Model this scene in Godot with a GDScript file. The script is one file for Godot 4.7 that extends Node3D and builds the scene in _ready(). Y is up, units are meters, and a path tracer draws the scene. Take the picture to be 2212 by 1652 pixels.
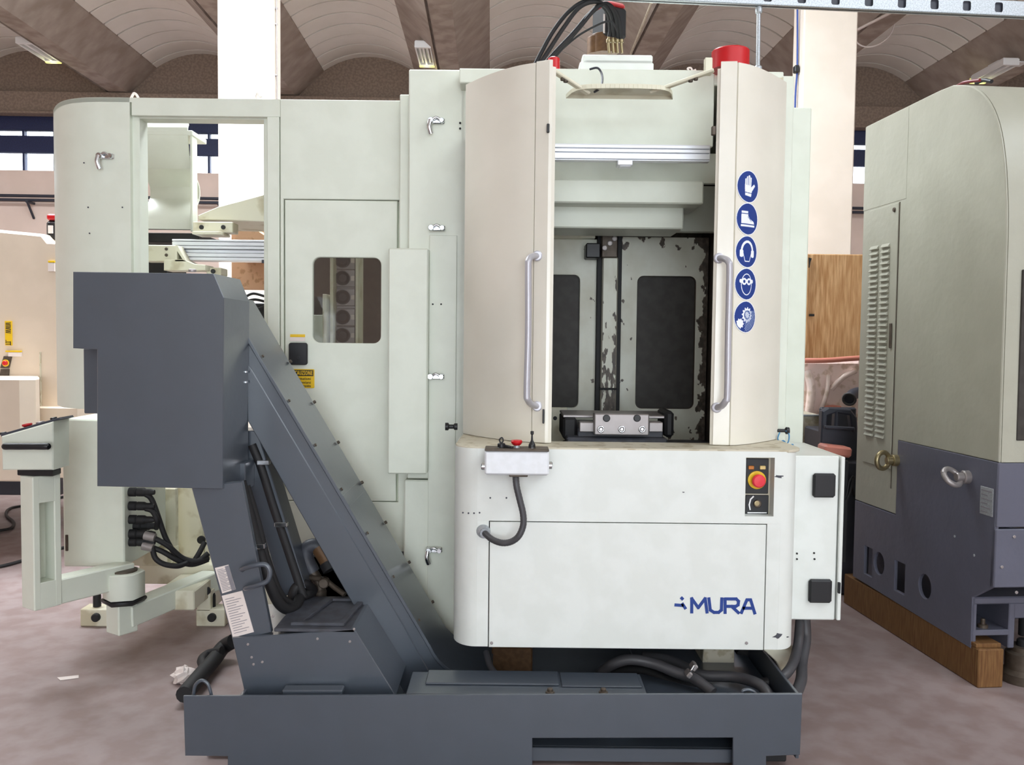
extends Node3D
# A machine hall: a cream horizontal machining centre with its chip conveyor and coolant tank,
# a second machine on timber skids at the right, more stock behind, under a vaulted concrete roof.
# Metres, y up; the hall is turned by HALL about the camera's foot, the machine stands square.

const HALL := 0.0253
const SECOND := 0.091
var M := {}
var off := {}
var taken := {}

# ---------------------------------------------------------------- mesh helpers
func S() -> SurfaceTool:
	var st := SurfaceTool.new()
	st.begin(Mesh.PRIMITIVE_TRIANGLES)
	return st

func vtx(st: SurfaceTool, p: Vector3, n: Vector3, uv: Vector2) -> void:
	st.set_normal(n)
	st.set_uv(uv)
	st.add_vertex(p)

# triangle with its normals; wound so that its front looks along n
func tri(st: SurfaceTool, a: Vector3, b: Vector3, c: Vector3, na: Vector3, nb: Vector3, nc: Vector3, ua := Vector2.ZERO, ub := Vector2.ZERO, uc := Vector2.ZERO) -> void:
	if (b - a).cross(c - a).dot(na + nb + nc) > 0.0:
		vtx(st, a, na, ua); vtx(st, c, nc, uc); vtx(st, b, nb, ub)
	else:
		vtx(st, a, na, ua); vtx(st, b, nb, ub); vtx(st, c, nc, uc)

func flat3(st: SurfaceTool, a: Vector3, b: Vector3, c: Vector3, out: Vector3) -> void:
	var n := (b - a).cross(c - a)
	if n.length_squared() < 1e-16:
		return
	n = n.normalized()
	if n.dot(out) < 0.0:
		n = -n
	tri(st, a, b, c, n, n, n)

func flat4(st: SurfaceTool, a: Vector3, b: Vector3, c: Vector3, d: Vector3, out: Vector3) -> void:
	flat3(st, a, b, c, out)
	flat3(st, a, c, d, out)

# chamfered box in a frame
func obox(st: SurfaceTool, t: Transform3D, size: Vector3, r := 0.004) -> void:
	var h := size * 0.5
	r = minf(r, minf(h.x, minf(h.y, h.z)) * 0.8)
	var v := {}
	for sx in [-1, 1]:
		for sy in [-1, 1]:
			for sz in [-1, 1]:
				v[[sx, sy, sz, 0]] = t * Vector3(sx * h.x, sy * (h.y - r), sz * (h.z - r))
				v[[sx, sy, sz, 1]] = t * Vector3(sx * (h.x - r), sy * h.y, sz * (h.z - r))
				v[[sx, sy, sz, 2]] = t * Vector3(sx * (h.x - r), sy * (h.y - r), sz * h.z)
				flat3(st, v[[sx, sy, sz, 0]], v[[sx, sy, sz, 1]], v[[sx, sy, sz, 2]], t.basis * Vector3(sx, sy, sz))
	for s in [-1, 1]:
		flat4(st, v[[s, -1, -1, 0]], v[[s, 1, -1, 0]], v[[s, 1, 1, 0]], v[[s, -1, 1, 0]], t.basis * Vector3(s, 0, 0))
		flat4(st, v[[-1, s, -1, 1]], v[[1, s, -1, 1]], v[[1, s, 1, 1]], v[[-1, s, 1, 1]], t.basis * Vector3(0, s, 0))
		flat4(st, v[[-1, -1, s, 2]], v[[1, -1, s, 2]], v[[1, 1, s, 2]], v[[-1, 1, s, 2]], t.basis * Vector3(0, 0, s))
		for q in [-1, 1]:
			flat4(st, v[[s, q, -1, 0]], v[[s, q, 1, 0]], v[[s, q, 1, 1]], v[[s, q, -1, 1]], t.basis * Vector3(s, q, 0))
			flat4(st, v[[s, -1, q, 0]], v[[s, 1, q, 0]], v[[s, 1, q, 2]], v[[s, -1, q, 2]], t.basis * Vector3(s, 0, q))
			flat4(st, v[[-1, s, q, 1]], v[[1, s, q, 1]], v[[1, s, q, 2]], v[[-1, s, q, 2]], t.basis * Vector3(0, s, q))

func bb(st: SurfaceTool, lo: Vector3, hi: Vector3, r := 0.004) -> void:
	obox(st, Transform3D(Basis(), (lo + hi) * 0.5), (hi - lo).abs(), r)

# a bar from a to b, w wide and h high
func bar(st: SurfaceTool, a: Vector3, b: Vector3, w: float, h: float, r := 0.003) -> void:
	var z := (b - a).normalized()
	var x := Vector3.UP.cross(z)
	x = Vector3.RIGHT if x.length() < 0.01 else x.normalized()
	obox(st, Transform3D(Basis(x, z.cross(x), z), (a + b) * 0.5), Vector3(w, h, a.distance_to(b)), r)

func at3(p: Vector2, d: float, plane: String) -> Vector3:
	if plane == "x":
		return Vector3(d, p.y, p.x)
	if plane == "y":
		return Vector3(p.x, d, p.y)
	return Vector3(p.x, p.y, d)

# extruded outline with holes; plane "z": (x, y), "y": (x, z), "x": (z, y); from a to b, edges rounded by r
func plate(st: SurfaceTool, outer: Array, holes: Array, plane: String, a: float, b: float, r := 0.0) -> void:
	var lo := Vector2(INF, INF)
	var hi := -lo
	for p in outer:
		lo = lo.min(p)
		hi = hi.max(p)
	var span := (hi - lo).max(Vector2(1e-6, 1e-6))
	var loops := [outer] + holes
	var inner := []
	for k in loops.size():
		var raw: Array = loops[k]
		var area := 0.0
		for i in raw.size():
			area += raw[i].cross(raw[(i + 1) % raw.size()])
		var want := 1.0 if k == 0 else -1.0
		var lp: Array = raw.duplicate()
		if area * want < 0.0:
			lp.reverse()
		var nn := lp.size()
		var en := []
		for i in nn:
			var e: Vector2 = (lp[(i + 1) % nn] - lp[i]).normalized()
			en.append(Vector2(e.y, -e.x))
		var ins := []
		for i in nn:
			var m: Vector2 = en[i] + en[(i + nn - 1) % nn]
			m = m / maxf(m.length_squared() * 0.5, 0.3)
			ins.append(lp[i] - m * r)
		inner.append(ins)
		for i in nn:
			var j := (i + 1) % nn
			var ni: Vector2 = en[i]
			var nj: Vector2 = en[i]
			var pv: Vector2 = en[(i + nn - 1) % nn]
			var nx: Vector2 = en[j]
			if pv.dot(ni) > 0.94:
				ni = (pv + ni).normalized()
			if nx.dot(nj) > 0.94:
				nj = (nx + nj).normalized()
			var s := signf(b - a)
			var n0 := at3(ni, 0, plane)
			var n1 := at3(nj, 0, plane)
			var p0 := at3(lp[i], a + s * r, plane)
			var p1 := at3(lp[j], a + s * r, plane)
			var p2 := at3(lp[j], b - s * r, plane)
			var p3 := at3(lp[i], b - s * r, plane)
			tri(st, p0, p1, p2, n0, n1, n1)
			tri(st, p0, p2, p3, n0, n1, n0)
			if r > 0.0:
				for e in [[p0, p1, a, -s], [p3, p2, b, s]]:
					var dn := at3(Vector2.ZERO, e[3], plane)
					var c0 := at3(ins[i], e[2], plane)
					var c1 := at3(ins[j], e[2], plane)
					flat4(st, e[0], e[1], c1, c0, n0 + n1 + dn)
	# caps: plain outlines by ears, outlines with holes by level strips
	var cap: Array = inner[0].duplicate()
	var tris := []
	if holes.is_empty():
		var idx := Geometry2D.triangulate_polygon(PackedVector2Array(cap))
		if idx.is_empty():
			print("cap failed ", outer.size(), " ", outer[0])
		for i in idx:
			tris.append(cap[i])
	else:
		var ys := []
		for lp in inner:
			for p in lp:
				ys.append(snappedf(p.y, 1e-5))
		ys.sort()
		for i in ys.size() - 1:
			var y0: float = ys[i]
			var y1: float = ys[i + 1]
			if y1 - y0 < 5e-6:
				continue
			var ym := (y0 + y1) * 0.5
			var hits := []
			for lp in inner:
				for j in lp.size():
					var p: Vector2 = lp[j]
					var q: Vector2 = lp[(j + 1) % lp.size()]
					if (p.y < ym) != (q.y < ym):
						var k := (q.x - p.x) / (q.y - p.y)
						hits.append([p.x + k * (ym - p.y), p.x + k * (y0 - p.y), p.x + k * (y1 - p.y)])
			hits.sort_custom(func(u, v): return u[0] < v[0])
			for j in range(0, hits.size() - 1, 2):
				var l0 := Vector2(hits[j][1], y0)
				var l1 := Vector2(hits[j][2], y1)
				var r0 := Vector2(hits[j + 1][1], y0)
				var r1 := Vector2(hits[j + 1][2], y1)
				tris.append_array([l0, r0, r1, l0, r1, l1])
	for d in [[a, -signf(b - a)], [b, signf(b - a)]]:
		var n := at3(Vector2.ZERO, d[1], plane)
		for i in range(0, tris.size(), 3):
			var u := []
			for k in 3:
				var q: Vector2 = (tris[i + k] - lo) / span
				u.append(Vector2(q.x, 1.0 - q.y))
			tri(st, at3(tris[i], d[0], plane), at3(tris[i + 1], d[0], plane), at3(tris[i + 2], d[0], plane), n, n, n, u[0], u[1], u[2])

func rect(x0: float, y0: float, x1: float, y1: float, r := 0.0, seg := 5) -> Array:
	if r <= 0.0:
		return [Vector2(x0, y0), Vector2(x1, y0), Vector2(x1, y1), Vector2(x0, y1)]
	var out := []
	var cs := [Vector2(x1 - r, y1 - r), Vector2(x0 + r, y1 - r), Vector2(x0 + r, y0 + r), Vector2(x1 - r, y0 + r)]
	for k in 4:
		for i in seg + 1:
			out.append(cs[k] + Vector2.from_angle((k + float(i) / seg) * PI / 2) * r)
	return out

func rect_of(lo: Vector3, hi: Vector3, r := 0.0) -> Array:
	return rect(lo.x, lo.y, hi.x, hi.y, r)

func disc(c: Vector2, r: float, seg := 24, ry := -1.0) -> Array:
	var out := []
	for i in seg:
		var v := Vector2.from_angle(TAU * i / seg)
		out.append(c + Vector2(v.x * r, v.y * (r if ry < 0 else ry)))
	return out

# a smooth curve through points
func curve(pts: Array, per := 6) -> Array:
	if pts.size() < 3:
		return pts
	var out := []
	for i in pts.size() - 1:
		var p0 = pts[maxi(i - 1, 0)]
		var p3 = pts[mini(i + 2, pts.size() - 1)]
		for k in per:
			out.append(pts[i].cubic_interpolate(pts[i + 1], p0, p3, float(k) / per))
	out.append(pts[-1])
	return out

# outline of a sheet t thick that follows a plan curve (grown to the left of its run)
func sheet(pts: Array, t: float) -> Array:
	var a := []
	var b := []
	for i in pts.size():
		var d: Vector2 = (pts[mini(i + 1, pts.size() - 1)] - pts[maxi(i - 1, 0)]).normalized()
		a.append(pts[i])
		b.push_front(pts[i] + Vector2(d.y, -d.x) * t)
	return a + b

func tube(st: SurfaceTool, pts: Array, r: float, sides := 10, per := 6, ridge := 0.0) -> void:
	var c := curve(pts, per)
	var x := Vector3.ZERO
	var rings := []
	var norms := []
	for i in c.size():
		var d: Vector3 = (c[mini(i + 1, c.size() - 1)] - c[maxi(i - 1, 0)]).normalized()
		if x == Vector3.ZERO:
			x = d.cross(Vector3.UP if absf(d.y) < 0.9 else Vector3.RIGHT).normalized()
		x = (x - d * x.dot(d)).normalized()
		var y := d.cross(x)
		var ring := []
		var nn := []
		var rr := r * (1.0 + (ridge if i % 2 else 0.0))
		for k in sides:
			var n := x * cos(TAU * k / sides) + y * sin(TAU * k / sides)
			nn.append(n)
			ring.append(c[i] + n * rr)
		rings.append(ring)
		norms.append(nn)
	for i in c.size() - 1:
		for k in sides:
			var j := (k + 1) % sides
			tri(st, rings[i][k], rings[i][j], rings[i + 1][j], norms[i][k], norms[i][j], norms[i + 1][j])
			tri(st, rings[i][k], rings[i + 1][j], rings[i + 1][k], norms[i][k], norms[i + 1][j], norms[i + 1][k])
	for e in [0, c.size() - 1]:
		var d2: Vector3 = c[e] - c[1 if e == 0 else e - 1]
		for k in range(1, sides - 1):
			flat3(st, rings[e][0], rings[e][k], rings[e][k + 1], d2)

# turned profile of (radius, height) pairs about the y axis of t
func lathe(st: SurfaceTool, t: Transform3D, prof: Array, seg := 20) -> void:
	for i in prof.size() - 1:
		var p: Vector2 = prof[i]
		var q: Vector2 = prof[i + 1]
		var e := (q - p).normalized()
		var n := Vector2(e.y, -e.x)
		for k in seg:
			var c0 := Vector2.from_angle(TAU * k / seg)
			var c1 := Vector2.from_angle(TAU * (k + 1) / seg)
			var n0 := t.basis * Vector3(n.x * c0.x, n.y, n.x * c0.y)
			var n1 := t.basis * Vector3(n.x * c1.x, n.y, n.x * c1.y)
			var a := t * Vector3(p.x * c0.x, p.y, p.x * c0.y)
			var b := t * Vector3(p.x * c1.x, p.y, p.x * c1.y)
			var c := t * Vector3(q.x * c1.x, q.y, q.x * c1.y)
			var d := t * Vector3(q.x * c0.x, q.y, q.x * c0.y)
			if p.x > 1e-6:
				tri(st, a, b, c, n0, n1, n1)
			if q.x > 1e-6:
				tri(st, a, c, d, n0, n1, n0)

# frame whose y axis points along d
func along(p: Vector3, d: Vector3) -> Transform3D:
	var y := d.normalized()
	var x := y.cross(Vector3.FORWARD if absf(y.z) < 0.9 else Vector3.RIGHT).normalized()
	return Transform3D(Basis(x, y, x.cross(y)), p)

func knob(st: SurfaceTool, p: Vector3, d: Vector3, r: float, h: float, bevel := 0.2, seg := 14) -> void:
	lathe(st, along(p, d), [Vector2(0, 0), Vector2(r, 0), Vector2(r, h * (1.0 - bevel)), Vector2(r * (1.0 - bevel), h), Vector2(0, h)], seg)

func ring(st: SurfaceTool, p: Vector3, n: Vector3, big: float, small: float, seg := 24, squash := 1.0) -> void:
	var t := along(p, n)
	var pts := []
	for i in seg + 1:
		pts.append(t * Vector3(cos(TAU * i / seg) * big, 0, sin(TAU * i / seg) * big * squash))
	tube(st, pts, small, 10, 1)

# flat stroke of a letter, w wide, lying on the plane z
func stroke(st: SurfaceTool, pts: Array, w: float, z: float) -> void:
	for i in pts.size() - 1:
		var e: Vector2 = (pts[i + 1] - pts[i]).normalized()
		var n := Vector2(-e.y, e.x) * w * 0.5
		var a: Vector2 = pts[i] - e * w * 0.35
		var b: Vector2 = pts[i + 1] + e * w * 0.35
		plate(st, [a - n, b - n, b + n, a + n], [], "z", z, z + 0.0012 + i * 0.0001)

# ---------------------------------------------------------------- naming helpers
func numbered(called: String) -> String:
	taken[called] = taken.get(called, -1) + 1
	return called if taken[called] == 0 else "%s_%03d" % [called, taken[called]]

func mark(o: Node, label: String, category := "", group := "", kind := "") -> void:
	if label: o.set_meta("label", label)
	if category: o.set_meta("category", category)
	if group: o.set_meta("group", group)
	if kind: o.set_meta("kind", kind)

func thing(called: String, label: String, category: String, at := Vector3.ZERO, turn := 0.0, group := "") -> Node3D:
	var o := Node3D.new()
	o.name = numbered(called)
	add_child(o)
	var b := Basis(Vector3.UP, turn)
	o.transform = Transform3D(b, b * at)
	off[o] = -at
	mark(o, label, category, group)
	return o

func put(st: SurfaceTool, called: String, m: Material, parent: Node) -> MeshInstance3D:
	var o := MeshInstance3D.new()
	o.mesh = st.commit()
	o.name = called
	o.material_override = m
	parent.add_child(o, true)
	o.position = off.get(parent, Vector3.ZERO)
	return o

# one mesh that is a whole thing
func solo(st: SurfaceTool, called: String, m: Material, label: String, category: String, group := "", turn := 0.0) -> MeshInstance3D:
	var o := MeshInstance3D.new()
	o.mesh = st.commit()
	o.name = numbered(called)
	o.material_override = m
	add_child(o)
	o.rotation.y = turn
	mark(o, label, category, group)
	return o

func structure(st: SurfaceTool, called: String, m: Material, turn := 0.0) -> MeshInstance3D:
	var o := MeshInstance3D.new()
	o.mesh = st.commit()
	o.name = called
	o.material_override = m
	add_child(o)
	o.rotation.y = turn
	o.set_meta("kind", "structure")
	return o

func words_on(parent: Node, text: String, p: Vector3, high: float, m: Material, b := Basis(), wide := 0.0, mono := false) -> void:
	var tm := TextMesh.new()
	var f := SystemFont.new()
	f.font_names = PackedStringArray(["Droid Sans Mono" if mono else "Droid Sans"])
	f.font_weight = 700
	tm.font = f
	tm.text = text
	tm.font_size = 48
	tm.pixel_size = high / 35.0
	tm.depth = 0.0008
	tm.curve_step = 2.0
	var o := MeshInstance3D.new()
	o.mesh = tm
	o.name = "lettering"
	o.material_override = m
	parent.add_child(o, true)
	var sx := 1.0
	if wide > 0.0:
		sx = wide / maxf(tm.get_aabb().size.x, 0.001)
	o.transform = Transform3D(b * Basis.from_scale(Vector3(sx, 1, 1)), p + off.get(parent, Vector3.ZERO))

# ---------------------------------------------------------------- materials
func noise_image(size: int, freq: float, seed_: int, lo: Color, hi: Color, a := 0.0, b := 1.0, octaves := 4, stretch := Vector2.ONE) -> ImageTexture:
	var f := FastNoiseLite.new()
	f.seed = seed_
	f.frequency = freq
	f.fractal_octaves = octaves
	f.noise_type = FastNoiseLite.TYPE_SIMPLEX_SMOOTH
	var im: Image
	if stretch == Vector2.ONE:
		im = f.get_seamless_image(size, size)
		im.convert(Image.FORMAT_RGB8)
		for y in size:
			for x in size:
				var v := clampf((im.get_pixel(x, y).r - a) / (b - a), 0, 1)
				im.set_pixel(x, y, lo.lerp(hi, v))
	else:
		im = Image.create(size, size, false, Image.FORMAT_RGB8)
		for y in size:
			for x in size:
				var w := float(x) / size
				var n0 := f.get_noise_2d(x * stretch.x, y * stretch.y)
				var n1 := f.get_noise_2d((x - size) * stretch.x, y * stretch.y)
				var v2 := clampf((lerpf(n0, n1, w) * 0.5 + 0.5 - a) / (b - a), 0, 1)
				im.set_pixel(x, y, lo.lerp(hi, v2))
	im.generate_mipmaps()
	return ImageTexture.create_from_image(im)

func mat(col: Color, rough: float, metal := 0.0, tex: Texture2D = null, scale := 1.0, bump: Texture2D = null, bump_depth := 0.3) -> StandardMaterial3D:
	var m := StandardMaterial3D.new()
	m.albedo_color = col
	m.roughness = rough
	m.metallic = metal
	if tex or bump:
		m.uv1_triplanar = true
		m.uv1_scale = Vector3.ONE * scale
	if tex:
		m.albedo_texture = tex
	if bump:
		m.normal_enabled = true
		m.normal_texture = bump
		m.normal_scale = bump_depth
	return m

func rgb(r: int, g: int, b: int) -> Color:
	return Color8(r, g, b)

# cream paint chipped to bare brown metal; want(u, v) says how worn a place is
func worn_paint(w: int, h: int, seed_: int, want: Callable) -> StandardMaterial3D:
	var f := FastNoiseLite.new()
	f.seed = seed_
	f.frequency = 0.035
	f.fractal_octaves = 4
	var g := FastNoiseLite.new()
	g.seed = seed_ + 9
	g.frequency = 0.012
	var im := Image.create(w, h, false, Image.FORMAT_RGB8)
	for y in h:
		for x in w:
			var n := f.get_noise_2d(x, y)
			var s: float = n + want.call(float(x) / w, float(y) / h)
			var c := Color8(226, 226, 212).lerp(Color8(208, 205, 187), clampf(g.get_noise_2d(x, y) + 0.3, 0, 1))
			if s > 0.42:
				c = Color8(66, 56, 47).lerp(Color8(110, 98, 84), clampf(f.get_noise_2d(x * 2.1, y * 2.1) + 0.35, 0, 1))
			im.set_pixel(x, y, c)
	im.generate_mipmaps()
	var m := StandardMaterial3D.new()
	m.albedo_texture = ImageTexture.create_from_image(im)
	m.roughness = 0.5
	return m

func make_materials() -> void:
	var mottle := noise_image(256, 0.012, 3, rgb(250, 250, 249), rgb(255, 255, 255), 0.3, 0.7)
	var stain := noise_image(512, 0.008, 5, rgb(222, 216, 204), rgb(255, 255, 255), 0.22, 0.42, 5)
	var fine := noise_image(256, 0.09, 8, rgb(226, 226, 226), rgb(255, 255, 255), 0.3, 0.7, 3)
	var patch := noise_image(512, 0.01, 11, rgb(222, 217, 213), rgb(255, 255, 255), 0.25, 0.7, 5)
	var ground := noise_image(512, 0.018, 17, rgb(234, 226, 223), rgb(255, 255, 255), 0.25, 0.7, 6)
	var streak := noise_image(512, 0.012, 21, rgb(222, 216, 210), rgb(255, 255, 255), 0.3, 0.65, 4, Vector2(1.0, 6.0))
	var grain := noise_image(512, 0.02, 31, rgb(206, 184, 158), rgb(255, 255, 255), 0.25, 0.75, 5, Vector2(4.0, 0.35))
	var peel_f := FastNoiseLite.new()
	peel_f.seed = 4
	peel_f.frequency = 0.06
	var peel_im := peel_f.get_seamless_image(256, 256)
	peel_im.convert(Image.FORMAT_RGBA8)
	peel_im.bump_map_to_normal_map(2.0)
	var peel := ImageTexture.create_from_image(peel_im)
	M.cream = mat(rgb(224, 228, 214), 0.38, 0.0, mottle, 1.3, peel, 0.05)
	M.cream_used = mat(rgb(226, 222, 200), 0.42, 0.0, stain, 0.9, peel, 0.05)
	M.door = mat(rgb(232, 227, 214), 0.22, 0.0, mottle, 1.0, peel, 0.04)
	M.apron = mat(rgb(228, 231, 226), 0.4, 0.0, mottle, 1.7, peel, 0.05)
	M.sill = mat(rgb(204, 196, 176), 0.55, 0.0, stain, 3.0)
	M.box_white = mat(rgb(230, 232, 236), 0.4, 0.0, mottle, 6.0)
	M.slate = mat(rgb(68, 75, 85), 0.4, 0.0, mottle, 1.5, peel, 0.05)
	M.slate.clearcoat_enabled = true
	M.slate.clearcoat = 0.8
	M.slate.clearcoat_roughness = 0.24
	M.grimy = mat(rgb(70, 72, 80), 0.5, 0.0, patch, 3.0)
	M.beige = mat(rgb(170, 168, 153), 0.4, 0.0, mottle, 1.2, peel, 0.12)
	M.lilac = mat(rgb(94, 95, 109), 0.4, 0.0, mottle, 1.2, peel, 0.12)
	M.black = mat(rgb(24, 24, 27), 0.45)
	M.rubber = mat(rgb(25, 24, 26), 0.65)
	M.hose = mat(rgb(70, 69, 72), 0.45)
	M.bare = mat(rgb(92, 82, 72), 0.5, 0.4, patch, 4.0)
	M.steel = mat(rgb(158, 151, 150), 0.42, 0.5, mottle, 5.0)
	M.chrome = mat(rgb(214, 216, 220), 0.16, 1.0)
	M.alu = mat(rgb(224, 226, 232), 0.3, 0.35)
	M.galv = mat(rgb(190, 195, 200), 0.4, 0.5, fine, 5.0)
	M.handle = mat(rgb(186, 184, 190), 0.35, 0.25)
	M.brass = mat(rgb(160, 146, 112), 0.38, 0.8)
	M.bronze = mat(rgb(112, 82, 54), 0.5, 0.2, patch, 6.0)
	M.red = mat(rgb(196, 22, 30), 0.35)
	M.estop = mat(rgb(226, 52, 66), 0.35)
	M.yellow = mat(rgb(232, 190, 22), 0.45)
	M.amber = mat(rgb(196, 120, 48), 0.3)
	M.pale_amber = mat(rgb(236, 208, 140), 0.3)
	M.blue = mat(rgb(16, 56, 136), 0.45)
	M.print = mat(rgb(28, 26, 24), 0.6)
	M.white = mat(rgb(238, 238, 238), 0.5)
	M.navy = mat(rgb(36, 48, 88), 0.5, 0.0, fine, 2.0)
	M.concrete = mat(rgb(172, 160, 150), 0.85, 0.0, patch, 0.7)
	M.vault = mat(rgb(232, 227, 219), 0.85, 0.0, mottle, 0.6)
	M.tympanum = mat(rgb(150, 132, 118), 0.85, 0.0, fine, 1.0)
	M.plaster = mat(rgb(238, 216, 203), 0.9, 0.0, mottle, 0.6)
	M.column = mat(rgb(248, 236, 222), 0.8, 0.0, mottle, 0.6)
	M.floor = mat(rgb(150, 134, 132), 0.5, 0.0, ground, 0.6, peel, 0.1)
	M.floor.uv1_world_triplanar = true
	M.ply = mat(rgb(224, 184, 136), 0.7, 0.0, grain, 0.9)
	M.timber = mat(rgb(122, 88, 48), 0.75, 0.0, grain, 2.0)
	M.film = mat(rgb(248, 226, 218), 0.25, 0.0, stain, 2.0)
	M.film_edge = mat(rgb(220, 140, 122), 0.35)
	M.bin = mat(rgb(56, 58, 68), 0.5)
	M.paper = mat(rgb(226, 214, 208), 0.8)
	M.neighbour = mat(rgb(220, 203, 184), 0.4, 0.0, mottle, 1.0)
	M.tan_board = mat(rgb(214, 172, 136), 0.7, 0.0, stain, 3.0)
	M.wire_blue = mat(rgb(52, 78, 150), 0.5)
	M.string = mat(rgb(70, 130, 170), 0.6)
	M.dark_red = mat(rgb(110, 26, 32), 0.4)
	M.lamp_end = mat(rgb(236, 236, 160), 0.4)
	M.lamp_end.emission_enabled = true
	M.lamp_end.emission = Color(0.95, 0.95, 0.55)
	M.lamp_end.emission_energy_multiplier = 0.7
	M.print_grey = mat(rgb(132, 128, 134), 0.7)
	M.glass = mat(Color(0.92, 0.97, 1.0, 0.12), 0.02)
	M.glass.transparency = BaseMaterial3D.TRANSPARENCY_ALPHA
	M.smoked = mat(Color(0.25, 0.22, 0.2, 0.3), 0.05)
	M.smoked.transparency = BaseMaterial3D.TRANSPARENCY_ALPHA
	M.dark_glass = mat(rgb(58, 54, 50), 0.6, 0.0, patch, 2.5)
	M.daylight = mat(rgb(240, 245, 250), 0.6)
	M.daylight.emission_enabled = true
	M.daylight.emission = Color(0.9, 0.96, 1.0)
	M.daylight.emission_energy_multiplier = 3.0

# ---------------------------------------------------------------- scene
func _ready() -> void:
	var cam := Camera3D.new()
	cam.name = "camera"
	cam.fov = 46.97
	cam.near = 0.05
	cam.far = 200.0
	cam.position = Vector3(0, 1.5, 0)
	cam.rotation = Vector3(-0.04786, 0, 0.011)
	add_child(cam)
	cam.current = true

	var env := Environment.new()
	var sky := Sky.new()
	var sm := ProceduralSkyMaterial.new()
	sm.sky_top_color = Color(0.86, 0.92, 1.0)
	sm.sky_horizon_color = Color(0.97, 0.98, 1.0)
	sm.ground_horizon_color = Color(0.8, 0.8, 0.8)
	sm.ground_bottom_color = Color(0.5, 0.5, 0.5)
	sm.sky_energy_multiplier = 2.6
	sm.ground_energy_multiplier = 1.0
	sky.sky_material = sm
	env.background_mode = Environment.BG_SKY
	env.sky = sky
	env.tonemap_mode = Environment.TONE_MAPPER_LINEAR
	env.tonemap_exposure = 0.92
	env.sdfgi_enabled = true
	env.ssao_enabled = true
	env.ssil_enabled = true
	var we := WorldEnvironment.new()
	we.name = "environment"
	we.environment = env
	add_child(we)

	make_materials()
	# daylight through the roof lights of the front bays and the windows behind the camera
	skylight(Vector3(-2.2, 5.46, -6.2), Vector2(7.0, 1.6), 75.0)
	skylight(Vector3(4.6, 5.46, -0.4), Vector2(4.0, 3.0), 17.0)
	for k in 5:
		front_window(Vector3(-2.9 + 3.05 * k, 4.15, 6.95), Vector2(2.5, 1.9), 3.2)

	gate(Vector3(0.35, 1.45, 6.95), Vector2(4.4, 2.7), 27.0)
	hall()
	centre()
	centre_top()
	magazine()
	console()
	conveyor()
	tank()
	second_machine()
	background()

func area(called: String, p: Vector3, size: Vector2, energy: float, look: Vector3) -> void:
	var l := AreaLight3D.new()
	l.name = numbered(called)
	l.area_size = size
	l.light_energy = energy
	l.light_color = Color(0.945, 0.975, 1.0)
	l.shadow_enabled = true
	l.set("area_range", 40.0)
	add_child(l)
	var b := Basis(Vector3.UP, HALL)
	l.position = b * p
	l.basis = b * Basis.looking_at(look, Vector3.FORWARD if absf(look.y) > 0.5 else Vector3.UP)

var roof_holes := []

func skylight(p: Vector3, size: Vector2, energy: float) -> void:
	roof_holes.append(Rect2(p.x - size.x * 0.5, p.z - size.y * 0.5, size.x, size.y))
	area("skylight_light", p - Vector3(0, 0.03, 0), size, energy, Vector3.DOWN)
	var o := Node3D.new()
	o.name = numbered("window_roof")
	o.rotation.y = HALL
	add_child(o)
	o.set_meta("kind", "structure")
	var st := S()
	bb(st, p + Vector3(-size.x * 0.5, 0.02, -size.y * 0.5), p + Vector3(size.x * 0.5, 0.06, size.y * 0.5), 0.004)
	put(st, "window_pane", M.daylight, o)
	st = S()
	for k in 6:
		var x := p.x - size.x * 0.5 + size.x * k / 5.0
		bb(st, Vector3(x - 0.04, p.y - 0.01, p.z - size.y * 0.5), Vector3(x + 0.04, p.y + 0.1, p.z + size.y * 0.5), 0.004)
	put(st, "glazing_bars", M.galv, o)

var front_windows := []

func front_window(p: Vector3, size: Vector2, energy: float) -> void:
	front_windows.append(rect(p.x - size.x * 0.5, p.y - size.y * 0.5, p.x + size.x * 0.5, p.y + size.y * 0.5))
	area("front_window_light", p - Vector3(0, 0, 0.06), size, energy, Vector3.FORWARD)
	var o := Node3D.new()
	o.name = "window_%d" % (10 + front_windows.size())
	o.rotation.y = HALL
	add_child(o)
	o.set_meta("kind", "structure")
	var st := S()
	bb(st, p + Vector3(-size.x * 0.5, -size.y * 0.5, 0.02), p + Vector3(size.x * 0.5, size.y * 0.5, 0.05), 0.003)
	put(st, "window_pane", M.daylight, o)
	st = S()
	for k in 3:
		var x := p.x - size.x * 0.5 + size.x * k / 2.0
		bb(st, Vector3(x - 0.03, p.y - size.y * 0.5, p.z - 0.01), Vector3(x + 0.03, p.y + size.y * 0.5, p.z + 0.07), 0.003)
		var y := p.y - size.y * 0.5 + size.y * k / 2.0
		bb(st, Vector3(p.x - size.x * 0.5, y - 0.03, p.z - 0.01), Vector3(p.x + size.x * 0.5, y + 0.03, p.z + 0.07), 0.003)
	put(st, "window_frame", M.navy, o)

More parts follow.
